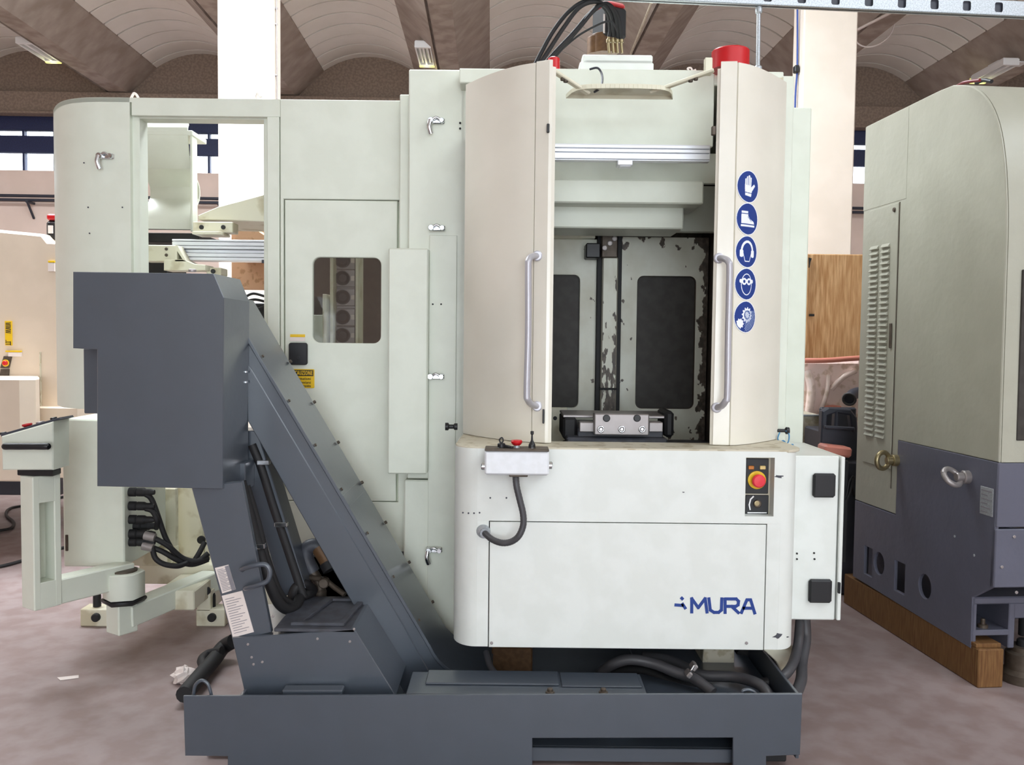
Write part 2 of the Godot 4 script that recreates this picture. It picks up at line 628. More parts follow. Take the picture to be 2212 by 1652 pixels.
# the big sectional gate behind the camera, its panels of clear sheet
func gate(p: Vector3, size: Vector2, energy: float) -> void:
	front_windows.append(rect(p.x - size.x * 0.5, p.y - size.y * 0.5, p.x + size.x * 0.5, p.y + size.y * 0.5))
	area("gate_window_light", p - Vector3(0, 0, 0.06), size, energy, Vector3.FORWARD)
	var o := Node3D.new()
	o.name = "door_1"
	o.rotation.y = HALL
	add_child(o)
	o.set_meta("kind", "structure")
	for k in 5:
		var st := S()
		var y := p.y - size.y * 0.5 + size.y * k / 5.0
		bb(st, Vector3(p.x - size.x * 0.5, y + 0.02, p.z + 0.02), Vector3(p.x + size.x * 0.5, y + size.y / 5.0 - 0.02, p.z + 0.05), 0.003)
		put(st, "window_pane", M.daylight, o)
		st = S()
		bb(st, Vector3(p.x - size.x * 0.5, y - 0.02, p.z), Vector3(p.x + size.x * 0.5, y + 0.02, p.z + 0.07), 0.003)
		put(st, "frame_bar", M.galv, o)

func hall() -> void:
	var st := S()
	bb(st, Vector3(-10, -0.2, -12.5), Vector3(10.5, 0, 7.3), 0.0005)
	structure(st, "floor", M.floor, HALL)
	# back wall, with the window band let in under its girder
	st = S()
	bb(st, Vector3(-10, 0, -12.3), Vector3(10.5, 3.69, -12), 0.001)
	bb(st, Vector3(-10, 4.42, -12.3), Vector3(10.5, 5.5, -12), 0.001)
	structure(st, "wall_back", M.plaster, HALL)
	st = S()
	bb(st, Vector3(-10, 4.43, -12), Vector3(10.5, 4.7, -11.86), 0.01)
	bb(st, Vector3(-10, 4.40, -12), Vector3(10.5, 4.43, -11.82), 0.004)
	structure(st, "trim_1", M.tympanum, HALL)
	st = S()
	bb(st, Vector3(-10, 4.7, -12), Vector3(10.5, 5.36, -11.985), 0.002)
	structure(st, "trim_2", M.tympanum, HALL)
	for k in 4:
		var o := Node3D.new()
		o.name = "window_%d" % (k + 1)
		o.rotation.y = HALL
		add_child(o)
		o.set_meta("kind", "structure")
		var x0 := -9.96 + 5.12 * k
		st = S()
		bb(st, Vector3(x0, 4.235, -12.16), Vector3(x0 + 5.12, 4.42, -12.06), 0.003)
		bb(st, Vector3(x0, 3.94, -12.16), Vector3(x0 + 5.12, 4.16, -12.06), 0.003)
		bb(st, Vector3(x0, 3.66, -12.16), Vector3(x0 + 5.12, 3.7, -12.06), 0.003)
		put(st, "window_frame", M.navy, o)
		# the two rows of panes, frame bars between them
		var step := 0.41
		for row in [[4.15, 4.245], [3.69, 3.95]]:
			var x := -6.27 - step * 9
			while x < 10.4:
				if x >= x0 - 0.001 and x < x0 + 5.12 and x + step < 10.45:
					st = S()
					bb(st, Vector3(x + 0.012, row[0], -12.12), Vector3(x + step - 0.012, row[1], -12.112), 0.001)
					put(st, "window_pane", M.glass, o)
					st = S()
					bb(st, Vector3(x - 0.014, row[0] - 0.01, -12.15), Vector3(x + 0.014, row[1] + 0.01, -12.07), 0.002)
					put(st, "glazing_bar", M.navy, o)
				x += step
	st = S()
	bb(st, Vector3(-10.3, 0, -12.3), Vector3(-10, 5.7, 7.3), 0.001)
	structure(st, "wall_left", M.plaster, HALL)
	st = S()
	bb(st, Vector3(10.5, 0, -12.3), Vector3(10.8, 5.7, 7.3), 0.001)
	structure(st, "wall_right", M.plaster, HALL)
	st = S()
	plate(st, rect(-10, 0, 10.5, 5.7), front_windows, "z", 7.0, 7.3)
	structure(st, "wall_front", M.plaster, HALL)

	# roof: beams and vault planks over the back bay, a flat deck with roof lights over the front bays
	var roof := Node3D.new()
	roof.name = "ceiling"
	roof.rotation.y = HALL
	add_child(roof)
	roof.set_meta("kind", "structure")
	st = S()
	bb(st, Vector3(-10, 5.4, -12.3), Vector3(10.5, 5.55, -7.75), 0.001)
	put(st, "roof_slab", M.vault, roof)
	st = S()
	var holes := []
	for h in roof_holes:
		holes.append(rect(h.position.x, h.position.y, h.end.x, h.end.y))
	plate(st, rect(-10, -7.75, 10.5, 7.3), holes, "y", 5.46, 5.7)
	put(st, "roof_deck", M.vault, roof)
	st = S()
	bb(st, Vector3(-10, 5.3, -8.2), Vector3(10.5, 5.5, -7.75), 0.02)
	put(st, "cross_girder", M.concrete, roof)
	var pitch := 2.211
	for i in 9:
		var xc := -0.54 + pitch * (i - 4)
		if absf(xc) < 10.4:
			st = S()
			plate(st, [Vector2(xc - 0.12, 4.71), Vector2(xc - 0.115, 4.76), Vector2(xc - 0.095, 4.76), Vector2(xc - 0.09, 4.71), Vector2(xc + 0.14, 4.71), Vector2(xc + 0.5, 5.05), Vector2(xc + 0.5, 5.4), Vector2(xc - 0.5, 5.4), Vector2(xc - 0.5, 5.05)], [], "z", -12.0, -8.2, 0.0)
			put(st, "roof_beam", M.concrete, roof)
		# the vault to the right of this beam: planks laid side by side, joints open
		var xl := xc + 0.5
		if xl > 9.2 or xl < -9.2:
			continue
		for k in 11:
			var z0 := -11.99 if k == 0 else -11.83 - 0.36 * (1 - k) + 0.016
			var z1 := -11.835 if k == 0 else -11.83 + 0.36 * k - 0.016
			var o2 := []
			var i2 := []
			for s in 13:
				var u := s / 12.0
				var q := Vector2(xl - 0.02 + 1.25 * u, 5.05 + 0.205 * (1.0 - pow(absf(u * 2 - 1), 2.1)))
				o2.append(q + Vector2(0, 0.05))
				i2.push_front(q + Vector2(0, 0.002 * ((k * 7 + i * 3) % 3)))
			st = S()
			plate(st, o2 + i2, [], "z", z0, z1, 0.004)
			put(st, "vault_plank", M.vault, roof)
	# columns
	for c in [[-2.1972, -1.0, "white square concrete column standing behind the open cabinet frame", 0.25], [3.042, 1.0, "white square concrete column with a blue cable down its left edge", 0.27]]:
		var o := thing("concrete_column", c[2], "column", Vector3(c[0], 0, -8.15), HALL)
		st = S()
		bb(st, Vector3(c[0] - 0.246, 0, -8.28), Vector3(c[0] + 0.246, 5.44, -8.0), 0.012)
		put(st, "shaft", M.column, o)
		st = S()
		bb(st, Vector3(c[0] - 0.28, 4.64, -8.3), Vector3(c[0] + 0.28, 4.74, -7.96), 0.02)
		put(st, "capital", M.column, o)
		if c[1] < 0:
			st = S()
			for y in [3.85, 4.3, 4.44]:
				knob(st, Vector3(c[0] + 0.246, y, -8.07), Vector3.RIGHT, 0.012, 0.02)
			tube(st, [Vector3(c[0] + 0.262, 4.66, -8.06), Vector3(c[0] + 0.266, 4.56, -8.05), Vector3(c[0] + 0.262, 4.48, -8.06), Vector3(c[0] + 0.262, 3.6, -8.07)], 0.006, 6)
			put(st, "earth_wire", M.steel, o)
	st = S()
	tube(st, [Vector3(2.7572, 4.8704, -8.1), Vector3(2.7793, 4.0423, -8.1), Vector3(2.7691, 3.6248, -8.1), Vector3(2.7879, 2.1054, -8.1)], 0.009, 7)
	var wire := thing("blue_cable", "thin blue cable running down the right column with a black clip", "cable", Vector3(2.69, 1.6, -8.1), HALL)
	put(st, "cable", M.wire_blue, wire)
	st = S()
	bb(st, Vector3(2.7453, 3.9635, -8.12), Vector3(2.7877, 4.0298, -8.06), 0.008)
	put(st, "clip", M.black, wire)
	# pipe run along the back wall with its brackets
	var run := thing("wall_pipe", "dark twin pipe run along the far wall on triangular brackets", "pipe", Vector3(-10, 3.28, -11.9), HALL)
	for d in [0.0, 0.055]:
		st = S()
		tube(st, [Vector3(-9.9, 3.28 + d, -11.88), Vector3(10.4, 3.28 + d, -11.88)], 0.02, 8)
		put(st, "pipe", M.bin, run)
	for x in [-8.6, -6.1, -3.6, -1.1, 1.4, 3.9, 6.4, 8.9]:
		st = S()
		bar(st, Vector3(x, 3.25, -12), Vector3(x, 3.25, -11.8), 0.03, 0.03)
		bar(st, Vector3(x, 3.25, -11.82), Vector3(x, 3.05, -11.99), 0.025, 0.025)
		put(st, "bracket", M.bin, run)
	# strip lamps on the beams
	for a in [[-5.205, 4.78, -10.39, "white strip lamp on the leftmost dark roof beam", 0.75], [-0.779, 4.78, -10.27, "white strip lamp on the roof beam behind the machine's tall panel", 0.45], [5.708, 4.64, -10.04, "white strip lamp on the roof beam above the second machine", -0.75]]:
		var o := thing("strip_lamp", a[3], "lamp", Vector3(a[0], a[1], a[2]), HALL, "strip lamps on the roof beams")
		var p := Vector3(a[0], a[1], a[2])
		st = S()
		plate(st, rect(p.x - 0.09, p.z - 0.33, p.x + 0.09, p.z + 0.33), [rect(p.x - 0.075, p.z - 0.29, p.x - 0.012, p.z + 0.29), rect(p.x + 0.012, p.z - 0.29, p.x + 0.075, p.z + 0.29)], "y", p.y - 0.05, p.y + 0.02, 0.003)
		bb(st, p + Vector3(-0.085, 0.01, -0.32), p + Vector3(0.085, 0.03, 0.32), 0.002)
		bb(st, p + Vector3(-0.02, 0.02, -0.1), p + Vector3(0.02, 0.075 if p.y < 4.7 else 0.06, 0.1), 0.002)
		if p.y < 4.7:
			bb(st, p + Vector3(-0.01, 0.06, -0.08), p + Vector3(0.34, 0.075, 0.08), 0.002)
		put(st, "housing", M.white, o)
		st = S()
		for s in [-0.043, 0.043]:
			tube(st, [p + Vector3(s, -0.02, -0.28), p + Vector3(s, -0.02, 0.28)], 0.013, 8)
		put(st, "lamp_tube", M.white, o)
		st = S()
		bb(st, p + Vector3(-0.09, -0.06, -0.36), p + Vector3(0.09, 0.0, -0.32), 0.003)
		put(st, "glowing_end", M.lamp_end, o)
		var glow := OmniLight3D.new()
		glow.name = "lamp_glow"
		glow.light_color = Color(1.0, 1.0, 0.75)
		glow.light_energy = 0.02
		glow.light_size = 0.04
		glow.omni_range = 12.0
		glow.omni_attenuation = 2.0
		glow.shadow_enabled = true
		o.add_child(glow)
		glow.position = Vector3(0, -0.09, -0.34)

# ---------------------------------------------------------------- the machining centre
var mc: Node3D

func clamp_at(p: Vector3, loose: bool) -> void:
	var st := S()
	bb(st, p + Vector3(-0.036, -0.012, 0), p + Vector3(0.036, 0.012, 0.008), 0.003)
	knob(st, p + Vector3(-0.024, 0, 0.006), Vector3.BACK, 0.014, 0.022)
	knob(st, p + Vector3(0.024, 0, 0.006), Vector3.BACK, 0.012, 0.018)
	tube(st, [p + Vector3(-0.02, 0.0, 0.018), p + Vector3(0.0, 0.012, 0.02), p + Vector3(0.022, 0.0, 0.018)], 0.006, 6)
	if loose:
		tube(st, [p + Vector3(-0.026, 0, 0.02), p + Vector3(-0.03, -0.03, 0.025), p + Vector3(-0.022, -0.06, 0.02)], 0.011, 8)
	put(st, "clamp", M.chrome, mc)

func sign_image(k: int) -> ImageTexture:
	var n := 128
	var blue := Color8(14, 54, 132)
	var white := Color8(240, 242, 246)
	var on := []      # polygons in white
	var cut := []     # polygons back to blue
	if k == 0:        # glove
		on.append([Vector2(-.32, .55), Vector2(.22, .62), Vector2(.3, .28), Vector2(.62, -.08), Vector2(.52, -.2), Vector2(.22, .02), Vector2(.26, -.55), Vector2(.14, -.6), Vector2(.1, -.68), Vector2(0, -.72), Vector2(-.06, -.64), Vector2(-.18, -.62), Vector2(-.24, -.5), Vector2(-.34, -.46), Vector2(-.36, .1)])
		for x in [-.22, -.07, .09]:
			cut.append([Vector2(x - .018, -.62), Vector2(x + .018, -.62), Vector2(x + .018, -.1), Vector2(x - .018, -.1)])
		cut.append([Vector2(-.36, .34), Vector2(.3, .38), Vector2(.3, .42), Vector2(-.36, .38)])
	elif k == 1:      # boot
		on.append([Vector2(-.58, -.48), Vector2(-.02, -.48), Vector2(0, -.2), Vector2(.2, .0), Vector2(.55, .14), Vector2(.62, .3), Vector2(-.6, .3)])
		on.append([Vector2(-.62, .36), Vector2(.64, .36), Vector2(.64, .48), Vector2(-.62, .48)])
		cut.append([Vector2(-.58, -.34), Vector2(-.02, -.34), Vector2(-.02, -.29), Vector2(-.58, -.29)])
		for i in 4:
			var q := Vector2(-.04 + i * .09, -.14 + i * .07)
			cut.append([q, q + Vector2(.03, -.02), q + Vector2(.1, .06), q + Vector2(.07, .08)])
	elif k == 2:      # ear defenders
		on.append(disc(Vector2(0, -.05), 0.58, 28, 0.66))
		cut.append(disc(Vector2(0, 0.0), 0.43, 28, 0.55))
		cut.append([Vector2(-.7, .12), Vector2(.7, .12), Vector2(.7, .8), Vector2(-.7, .8)])
		on.append(rect(-.66, -.12, -.36, .34, .1))
		on.append(rect(.36, -.12, .66, .34, .1))
		on.append([Vector2(-.4, .1), Vector2(-.22, .62), Vector2(.22, .62), Vector2(.4, .1), Vector2(.35, .1), Vector2(.19, .56), Vector2(-.19, .56), Vector2(-.35, .1)])
	elif k == 3:      # goggles
		on.append(disc(Vector2(0, 0.02), 0.5, 28, 0.68))
		cut.append(disc(Vector2(0, 0.02), 0.44, 28, 0.62))
		on.append(rect(-.62, -.3, .62, -.06, .08))
		on.append(disc(Vector2(-.22, -.16), 0.22))
		on.append(disc(Vector2(.22, -.16), 0.22))
		cut.append(disc(Vector2(-.22, -.16), 0.1))
		cut.append(disc(Vector2(.22, -.16), 0.1))
	else:             # guarded gears
		for g in [[Vector2(.12, -.12), .4, 12], [Vector2(-.5, .42), .26, 9]]:
			var teeth := []
			for i in g[2] * 4:
				var rr: float = g[1] * (1.25 if i % 4 < 2 else 1.0)
				teeth.append(g[0] + Vector2.from_angle(TAU * i / (g[2] * 4.0)) * rr)
			on.append(teeth)
			cut.append(disc(g[0], g[1] * 0.72))
			on.append(disc(g[0], g[1] * 0.5))
			cut.append(disc(g[0], g[1] * 0.2))
	var im := Image.create(n, n, false, Image.FORMAT_RGB8)
	for y in n:
		for x in n:
			var p := Vector2((x + .5) / n * 2 - 1, (y + .5) / n * 2 - 1)
			var c := blue
			if p.length() > 0.95:
				c = white
			elif p.length() < 0.9:
				# the polygons come in order: a cut after its shape
				for q in on:
					if Geometry2D.is_point_in_polygon(p, PackedVector2Array(q)):
						c = white
				for q in cut:
					if Geometry2D.is_point_in_polygon(p, PackedVector2Array(q)):
						c = blue
				if k == 2 or k == 3 or k == 4:
					for q in on.slice(1):
						if Geometry2D.is_point_in_polygon(p, PackedVector2Array(q)):
							c = white
					if k == 3:
						for q in cut.slice(1):
							if Geometry2D.is_point_in_polygon(p, PackedVector2Array(q)):
								c = blue
					if k == 4 and p.x > -0.1 and p.y > -0.4 and (fposmod(p.x + p.y, 0.16) < 0.035 or fposmod(p.x - p.y, 0.16) < 0.035):
						c = c.lerp(white, 0.7) if c == blue else c.lerp(blue, 0.6)
			im.set_pixel(x, y, c)
	im.generate_mipmaps()
	return ImageTexture.create_from_image(im)

# point, normal and texture place on a bowed sheet, s metres along its plan curve
func on_curve(plan: Array, s: float, y: float, v: Vector2) -> Array:
	for i in plan.size() - 1:
		var l: float = plan[i].distance_to(plan[i + 1])
		if s <= l or i == plan.size() - 2:
			var p: Vector2 = plan[i].lerp(plan[i + 1], s / l)
			var d: Vector2 = (plan[i + 1] - plan[i]).normalized()
			var n := Vector3(-d.y, 0, d.x)
			return [Vector3(p.x, y, p.y) + n * 0.0015, n, Vector2(v.x * 0.5 + 0.5, 0.5 - v.y * 0.5)]
		s -= l
	return []

func centre() -> void:
	mc = thing("machining_center", "large cream machining centre with open bowed doors and a blue-lettered apron", "machine", Vector3(0.42, 0, -4.0))
	var st := S()
	# apron: rounded corners, recessed pocket at the right, separate access panel below
	var yb := 0.352
	var yt := 1.098
	var zf := -3.25
	var xl := -0.1243
	var xr := 1.0061
	var left := [Vector2(xl, zf)]
	for i in 9:
		var a := PI / 2 + PI / 2 * i / 8.0
		left.append(Vector2(xl + cos(a) * (xl + 0.215), zf - 0.11 + sin(a) * 0.11))
	left += [Vector2(-0.215, -3.85), Vector2(-0.16, -3.85), Vector2(-0.16, -3.42), Vector2(xl, -3.42)]
	plate(st, left, [], "y", yb, yt)
	var right := [Vector2(xr, zf)]
	for i in 9:
		var a := PI / 2 - PI / 2 * i / 8.0
		right.append(Vector2(xr + cos(a) * (1.085 - xr), zf - 0.11 + sin(a) * 0.11))
	right += [Vector2(1.085, -3.85), Vector2(1.03, -3.85), Vector2(1.03, -3.42), Vector2(xr, -3.42)]
	plate(st, right, [], "y", yb, yt)
	var px0 := -0.0767
	var px1 := 0.953
	var pyt := 0.8239
	var pocket := rect(0.8721, 0.8555, 0.9788, 1.0756)
	plate(st, [Vector2(xl, pyt + 0.004), Vector2(xr, pyt + 0.004), Vector2(xr, yt), Vector2(xl, yt)], [pocket], "z", zf - 0.055, zf)
	bb(st, Vector3(xl, yb, zf - 0.05), Vector3(px0 - 0.0035, pyt + 0.004, zf), 0.0005)
	bb(st, Vector3(px1 + 0.0035, yb, zf - 0.05), Vector3(xr, pyt + 0.004, zf), 0.0005)
	put(st, "apron", M.apron, mc)
	st = S()
	bb(st, Vector3(px0 - 0.1, yb + 0.01, zf - 0.12), Vector3(px1 + 0.1, yt - 0.05, zf - 0.08), 0.002)
	put(st, "backing_frame", M.slate, mc)
	st = S()
	plate(st, rect(px0, yb - 0.002, px1, pyt), [], "z", zf - 0.03, zf + 0.001, 0.002)
	var panel := put(st, "access_panel", M.apron, mc)
	for p in [Vector2(-0.0657, 0.3662), Vector2(0.8895, 0.3769)]:
		st = S()
		knob(st, Vector3(p.x, p.y, zf), Vector3.BACK, 0.006, 0.004)
		put(st, "screw", M.steel, panel)
	# what is left of the blue lettering
	for l in [[Vector2(0.682, 0.4911), Vector2(0.6809, 0.5437), Vector2(0.7059, 0.5089), Vector2(0.7311, 0.5443), Vector2(0.7392, 0.4917)], [Vector2(0.745, 0.5445), Vector2(0.7511, 0.5006), Vector2(0.7652, 0.492), Vector2(0.7825, 0.4922), Vector2(0.7927, 0.5011), Vector2(0.7935, 0.545)], [Vector2(0.8068, 0.4907), Vector2(0.8056, 0.5434), Vector2(0.8472, 0.5438), Vector2(0.8561, 0.5352), Vector2(0.8546, 0.5211), Vector2(0.8461, 0.5157), Vector2(0.8132, 0.5154)], [Vector2(0.8305, 0.5156), Vector2(0.8571, 0.4913)], [Vector2(0.8675, 0.4914), Vector2(0.8871, 0.5408), Vector2(0.901, 0.5409), Vector2(0.9178, 0.4902)], [Vector2(0.8757, 0.509), Vector2(0.9104, 0.5094)], [Vector2(0.6208, 0.5185), Vector2(0.6468, 0.517)], [Vector2(0.6467, 0.5223), Vector2(0.6574, 0.5066)], [Vector2(0.6428, 0.5451), Vector2(0.6463, 0.5416)]]:
		st = S()
		stroke(st, l, 0.0115, zf + 0.001)
		put(st, "letter", M.blue, panel)
	# worn sill on top of the apron
	st = S()
	var lip := [Vector2(-0.2, -3.85)]
	for i in 7:
		var a := PI - PI / 2 * i / 6.0
		lip.append(Vector2(xl + cos(a) * (xl + 0.213), zf - 0.11 + sin(a) * 0.108))
	for i in 7:
		var a := PI / 2 - PI / 2 * i / 6.0
		lip.append(Vector2(xr + cos(a) * (1.1 - xr), zf - 0.11 + sin(a) * 0.11))
	lip += [Vector2(1.1, -3.85), Vector2(0.92, -3.85), Vector2(0.9, -3.46), Vector2(0.0, -3.46), Vector2(-0.05, -3.85)]
	plate(st, lip, [], "y", yt - 0.004, yt + 0.006, 0.002)
	put(st, "sill", M.sill, mc)
	# pocket with its button plate
	st = S()
	bb(st, Vector3(0.8756, 0.8328, -3.31), Vector3(1.0085, 1.0794, -3.302), 0.001)
	var bp := put(st, "button_pocket", M.sill, mc)
	st = S()
	bb(st, Vector3(0.8832, 0.9327, -3.3), Vector3(0.9704, 1.0662, -3.295), 0.002)
	put(st, "button_plate", M.black, bp)
	st = S()
	bb(st, Vector3(0.8858, 0.8517, -3.3), Vector3(0.9732, 0.9275, -3.295), 0.002)
	put(st, "button_plate", M.black, bp)
	var c := Vector3(0.9254, 0.9854, -3.295)
	st = S()
	knob(st, c, Vector3.BACK, 0.034, 0.008, 0.1, 24)
	put(st, "yellow_collar", M.yellow, bp)
	st = S()
	lathe(st, along(c + Vector3(0, 0, 0.008), Vector3.BACK), [Vector2(0, 0), Vector2(0.014, 0), Vector2(0.014, 0.014), Vector2(0.025, 0.018), Vector2(0.025, 0.026), Vector2(0.02, 0.031), Vector2(0, 0.032)], 22)
	put(st, "emergency_button", M.estop, bp)
	st = S()
	bb(st, Vector3(0.892, 1.0253, -3.296), Vector3(0.9128, 1.0393, -3.285), 0.002)
	put(st, "indicator", M.amber, bp)
	st = S()
	bb(st, Vector3(0.9354, 1.0258, -3.296), Vector3(0.9563, 1.0398, -3.285), 0.002)
	put(st, "indicator", M.pale_amber, bp)
	st = S()
	knob(st, Vector3(0.9296, 0.8956, -3.296), Vector3.BACK, 0.015, 0.012)
	put(st, "selector_knob", M.bare, bp)
	st = S()
	knob(st, Vector3(0.9263, 0.8978, -3.284), Vector3.BACK, 0.010, 0.002)
	put(st, "selector_cap", M.brass, bp)
	st = S()
	stroke(st, [Vector2(0.9034, 0.8728), Vector2(0.8995, 0.8904), Vector2(0.9042, 0.9115), Vector2(0.9145, 0.9222)], 0.005, -3.294)
	put(st, "worn_print", M.white, bp)
	st = S()
	stroke(st, [Vector2(0.895, 0.8604), Vector2(0.9649, 0.8611)], 0.004, -3.294)
	put(st, "worn_print", M.white, bp)

	# scuffs where the paint is knocked off to the primer
	var chips := [Vector3(0.9976, 1.006, -3.247), Vector3(1.0061, 0.4039, -3.247), Vector3(1.0456, 0.3957, -3.262), Vector3(0.8874, 0.4342, -3.247), Vector3(0.6412, 0.9432, -3.247), Vector3(0.179, 0.6281, -3.247), Vector3(0.4924, 0.5124, -3.247), Vector3(0.1006, 0.3973, -3.247)]
	var sizes := [0.013, 0.013, 0.007, 0.004, 0.004, 0.003, 0.005, 0.005]
	var rng := RandomNumberGenerator.new()
	rng.seed = 3
	for k in chips.size():
		st = S()
		var q: Vector3 = chips[k]
		var o := []
		for i in 11:
			o.append(Vector2(q.x, q.y) + Vector2.from_angle(TAU * i / 11.0) * Vector2(1.3, 0.42 if k != 1 else 0.9) * sizes[k] * rng.randf_range(0.45, 1.3))
		plate(st, o, [], "z", q.z - 0.004, q.z - 0.0022)
		put(st, "paint_chip", M.grimy, mc)
	for p in [Vector3(-0.0762, 0.9141, -3.249), Vector3(-0.016, 0.9147, -3.249), Vector3(-0.1776, 0.8568, -3.252), Vector3(-0.1568, 0.8556, -3.25), Vector3(-0.1361, 0.8559, -3.25), Vector3(-0.1154, 0.8578, -3.25)]:
		st = S()
		knob(st, p, Vector3.BACK, 0.0035, 0.001, 0.3, 8)
		put(st, "plugged_hole", M.bin, mc)

	# doors: bowed sheets with a straight closing edge each
	var ld := [Vector2(-0.2048, -3.7), Vector2(-0.1467, -3.61), Vector2(-0.088, -3.535), Vector2(-0.0317, -3.475), Vector2(0.0227, -3.43), Vector2(0.0761, -3.4)]
	var rd := [Vector2(0.8417, -3.37), Vector2(0.889, -3.395), Vector2(0.9441, -3.44), Vector2(1.001, -3.5), Vector2(1.057, -3.565), Vector2(1.0999, -3.62)]
	var yd0 := 1.106
	var yd1 := 2.555
	st = S()
	plate(st, sheet(curve(ld, 3), 0.028), [], "y", yd0, yd1)
	var dl := put(st, "bowed_door", M.door, mc)
	st = S()
	plate(st, [Vector2(0.0796, -3.398), Vector2(0.1286, -3.372), Vector2(0.141, -3.372), Vector2(0.1438, -3.44), Vector2(0.0806, -3.44)], [], "y", yd0, yd1 + 0.004, 0.002)
	plate(st, [Vector2(0.1394, -3.376), Vector2(0.154, -3.385), Vector2(0.1592, -3.5), Vector2(0.1445, -3.5)], [], "y", yd0, yd1 - 0.02, 0.001)
	put(st, "door_edge", M.door, dl)
	st = S()
	bb(st, Vector3(0.1204, 2.2848, -3.374), Vector3(0.1309, 2.3175, -3.36), 0.002)
	put(st, "door_catch", M.black, dl)
	st = S()
	bb(st, Vector3(0.1185, 1.1823, -3.376), Vector3(0.1256, 1.2375, -3.36), 0.002)
	put(st, "door_catch", M.black, dl)
	st = S()
	plate(st, sheet(curve(rd, 3), 0.028), [], "y", yd0, yd1)
	var dr := put(st, "bowed_door", M.door, mc)
	st = S()
	plate(st, [Vector2(0.7749, -3.372), Vector2(0.8354, -3.366), Vector2(0.8513, -3.43), Vector2(0.7906, -3.44)], [], "y", yd0, yd1 + 0.004, 0.002)
	plate(st, [Vector2(0.7655, -3.385), Vector2(0.7781, -3.378), Vector2(0.8062, -3.5), Vector2(0.7915, -3.5)], [], "y", yd0, yd1 - 0.02, 0.001)
	put(st, "door_edge", M.door, dr)
	st = S()
	bb(st, Vector3(0.7439, 2.2829, -3.38), Vector3(0.7579, 2.3157, -3.36), 0.002)
	put(st, "door_catch", M.bare, dr)
	st = S()
	tube(st, [Vector3(0.0886, 1.823, -3.385), Vector3(0.07, 1.8173, -3.345), Vector3(0.0574, 1.7988, -3.315), Vector3(0.0561, 1.7605, -3.312), Vector3(0.0589, 1.5267, -3.312), Vector3(0.0562, 1.3088, -3.312), Vector3(0.0601, 1.2789, -3.315), Vector3(0.0732, 1.2593, -3.345), Vector3(0.0956, 1.2477, -3.385)], 0.0125, 12, 5)
	knob(st, Vector3(0.0905, 1.8235, -3.39), Vector3.BACK, 0.02, 0.012)
	knob(st, Vector3(0.0976, 1.2474, -3.39), Vector3.BACK, 0.02, 0.012)
	put(st, "door_handle", M.handle, dl)
	st = S()
	tube(st, [Vector3(0.7835, 1.8206, -3.372), Vector3(0.793, 1.8151, -3.33), Vector3(0.8039, 1.7989, -3.302), Vector3(0.8078, 1.7592, -3.3), Vector3(0.8077, 1.5349, -3.3), Vector3(0.8094, 1.3091, -3.3), Vector3(0.804, 1.2808, -3.304), Vector3(0.795, 1.2596, -3.33), Vector3(0.7873, 1.251, -3.372)], 0.0125, 12, 5)
	knob(st, Vector3(0.7827, 1.821, -3.376), Vector3.BACK, 0.02, 0.012)
	knob(st, Vector3(0.7865, 1.2507, -3.376), Vector3.BACK, 0.02, 0.012)
	put(st, "door_handle", M.handle, dr)
	# mandatory-wear signs, one below the other
	var names := ["glove_sign", "boot_sign", "ear_protection_sign", "goggles_sign", "guard_sign"]
	var heights := [2.097, 1.9743, 1.8494, 1.7259, 1.6002]
	var face := curve(rd, 6)
	for k in 5:
		var m := StandardMaterial3D.new()
		m.albedo_texture = sign_image(k)
		m.roughness = 0.4
		st = S()
		var rings := []
		for j in 5:
			var row := []
			for i in 41:
				var v := Vector2.from_angle(TAU * i / 40.0) * (j / 4.0)
				row.append(on_curve(face, 0.064 + v.x * 0.0615, heights[k] + v.y * 0.0615, v))
			rings.append(row)
		for j in 4:
			for i in 40:
				var q := [rings[j][i], rings[j][i + 1], rings[j + 1][i + 1], rings[j + 1][i]]
				tri(st, q[0][0], q[1][0], q[2][0], q[0][1], q[1][1], q[2][1], q[0][2], q[1][2], q[2][2])
				tri(st, q[0][0], q[2][0], q[3][0], q[0][1], q[2][1], q[3][1], q[0][2], q[2][2], q[3][2])
		put(st, names[k], m, dr).position = Vector3.ZERO
	# interior and body
	st = S()
	bb(st, Vector3(0.1568, 2.3329, -3.83), Vector3(0.8471, 2.6559, -3.8), 0.004)
	put(st, "bowed_panel", M.cream, mc)
	st = S()
	for b in [[311, 318], [319.5, 327], [328.5, 341], [342, 345]]:
		var lo := Vector3(0.155, 2.2992, -3.62)
		var s := 3.62 / 1900.0
		bb(st, Vector3(lo.x, lo.y - (b[1] - 311) * s, -3.66), Vector3(0.7952, lo.y - (b[0] - 311) * s, -3.62), 0.002)
	bb(st, Vector3(0.1561, 2.2462, -3.67), Vector3(0.7991, 2.3042, -3.635), 0.001)
	var rail := put(st, "aluminium_rail", M.alu, mc)
	st = S()
	bb(st, Vector3(0.4175, 2.2128, -3.66), Vector3(0.4794, 2.235, -3.6), 0.003)
	bb(st, Vector3(0.4264, 2.2092, -3.65), Vector3(0.4734, 2.2166, -3.61), 0.002)
	put(st, "sensor_block", M.alu, rail)
	st = S()
	bb(st, Vector3(0.0802, 2.207, -3.99), Vector3(1.0082, 2.3396, -3.96), 0.003)
	put(st, "recess_panel", M.cream, mc)
	st = S()
	bb(st, Vector3(0.0798, 2.1036, -4.2), Vector3(0.8284, 2.2059, -3.88), 0.006)
	put(st, "stepped_cover", M.cream, mc)
	st = S()
	bb(st, Vector3(0.0837, 2.0099, -4.3), Vector3(0.7666, 2.1135, -4), 0.006)
	put(st, "stepped_cover", M.cream, mc)
	st = S()
	bb(st, Vector3(-0.023, 2.0409, -4.4), Vector3(1.1548, 2.2633, -4.34), 0.004)
	put(st, "header", M.cream, mc)
	st = S()
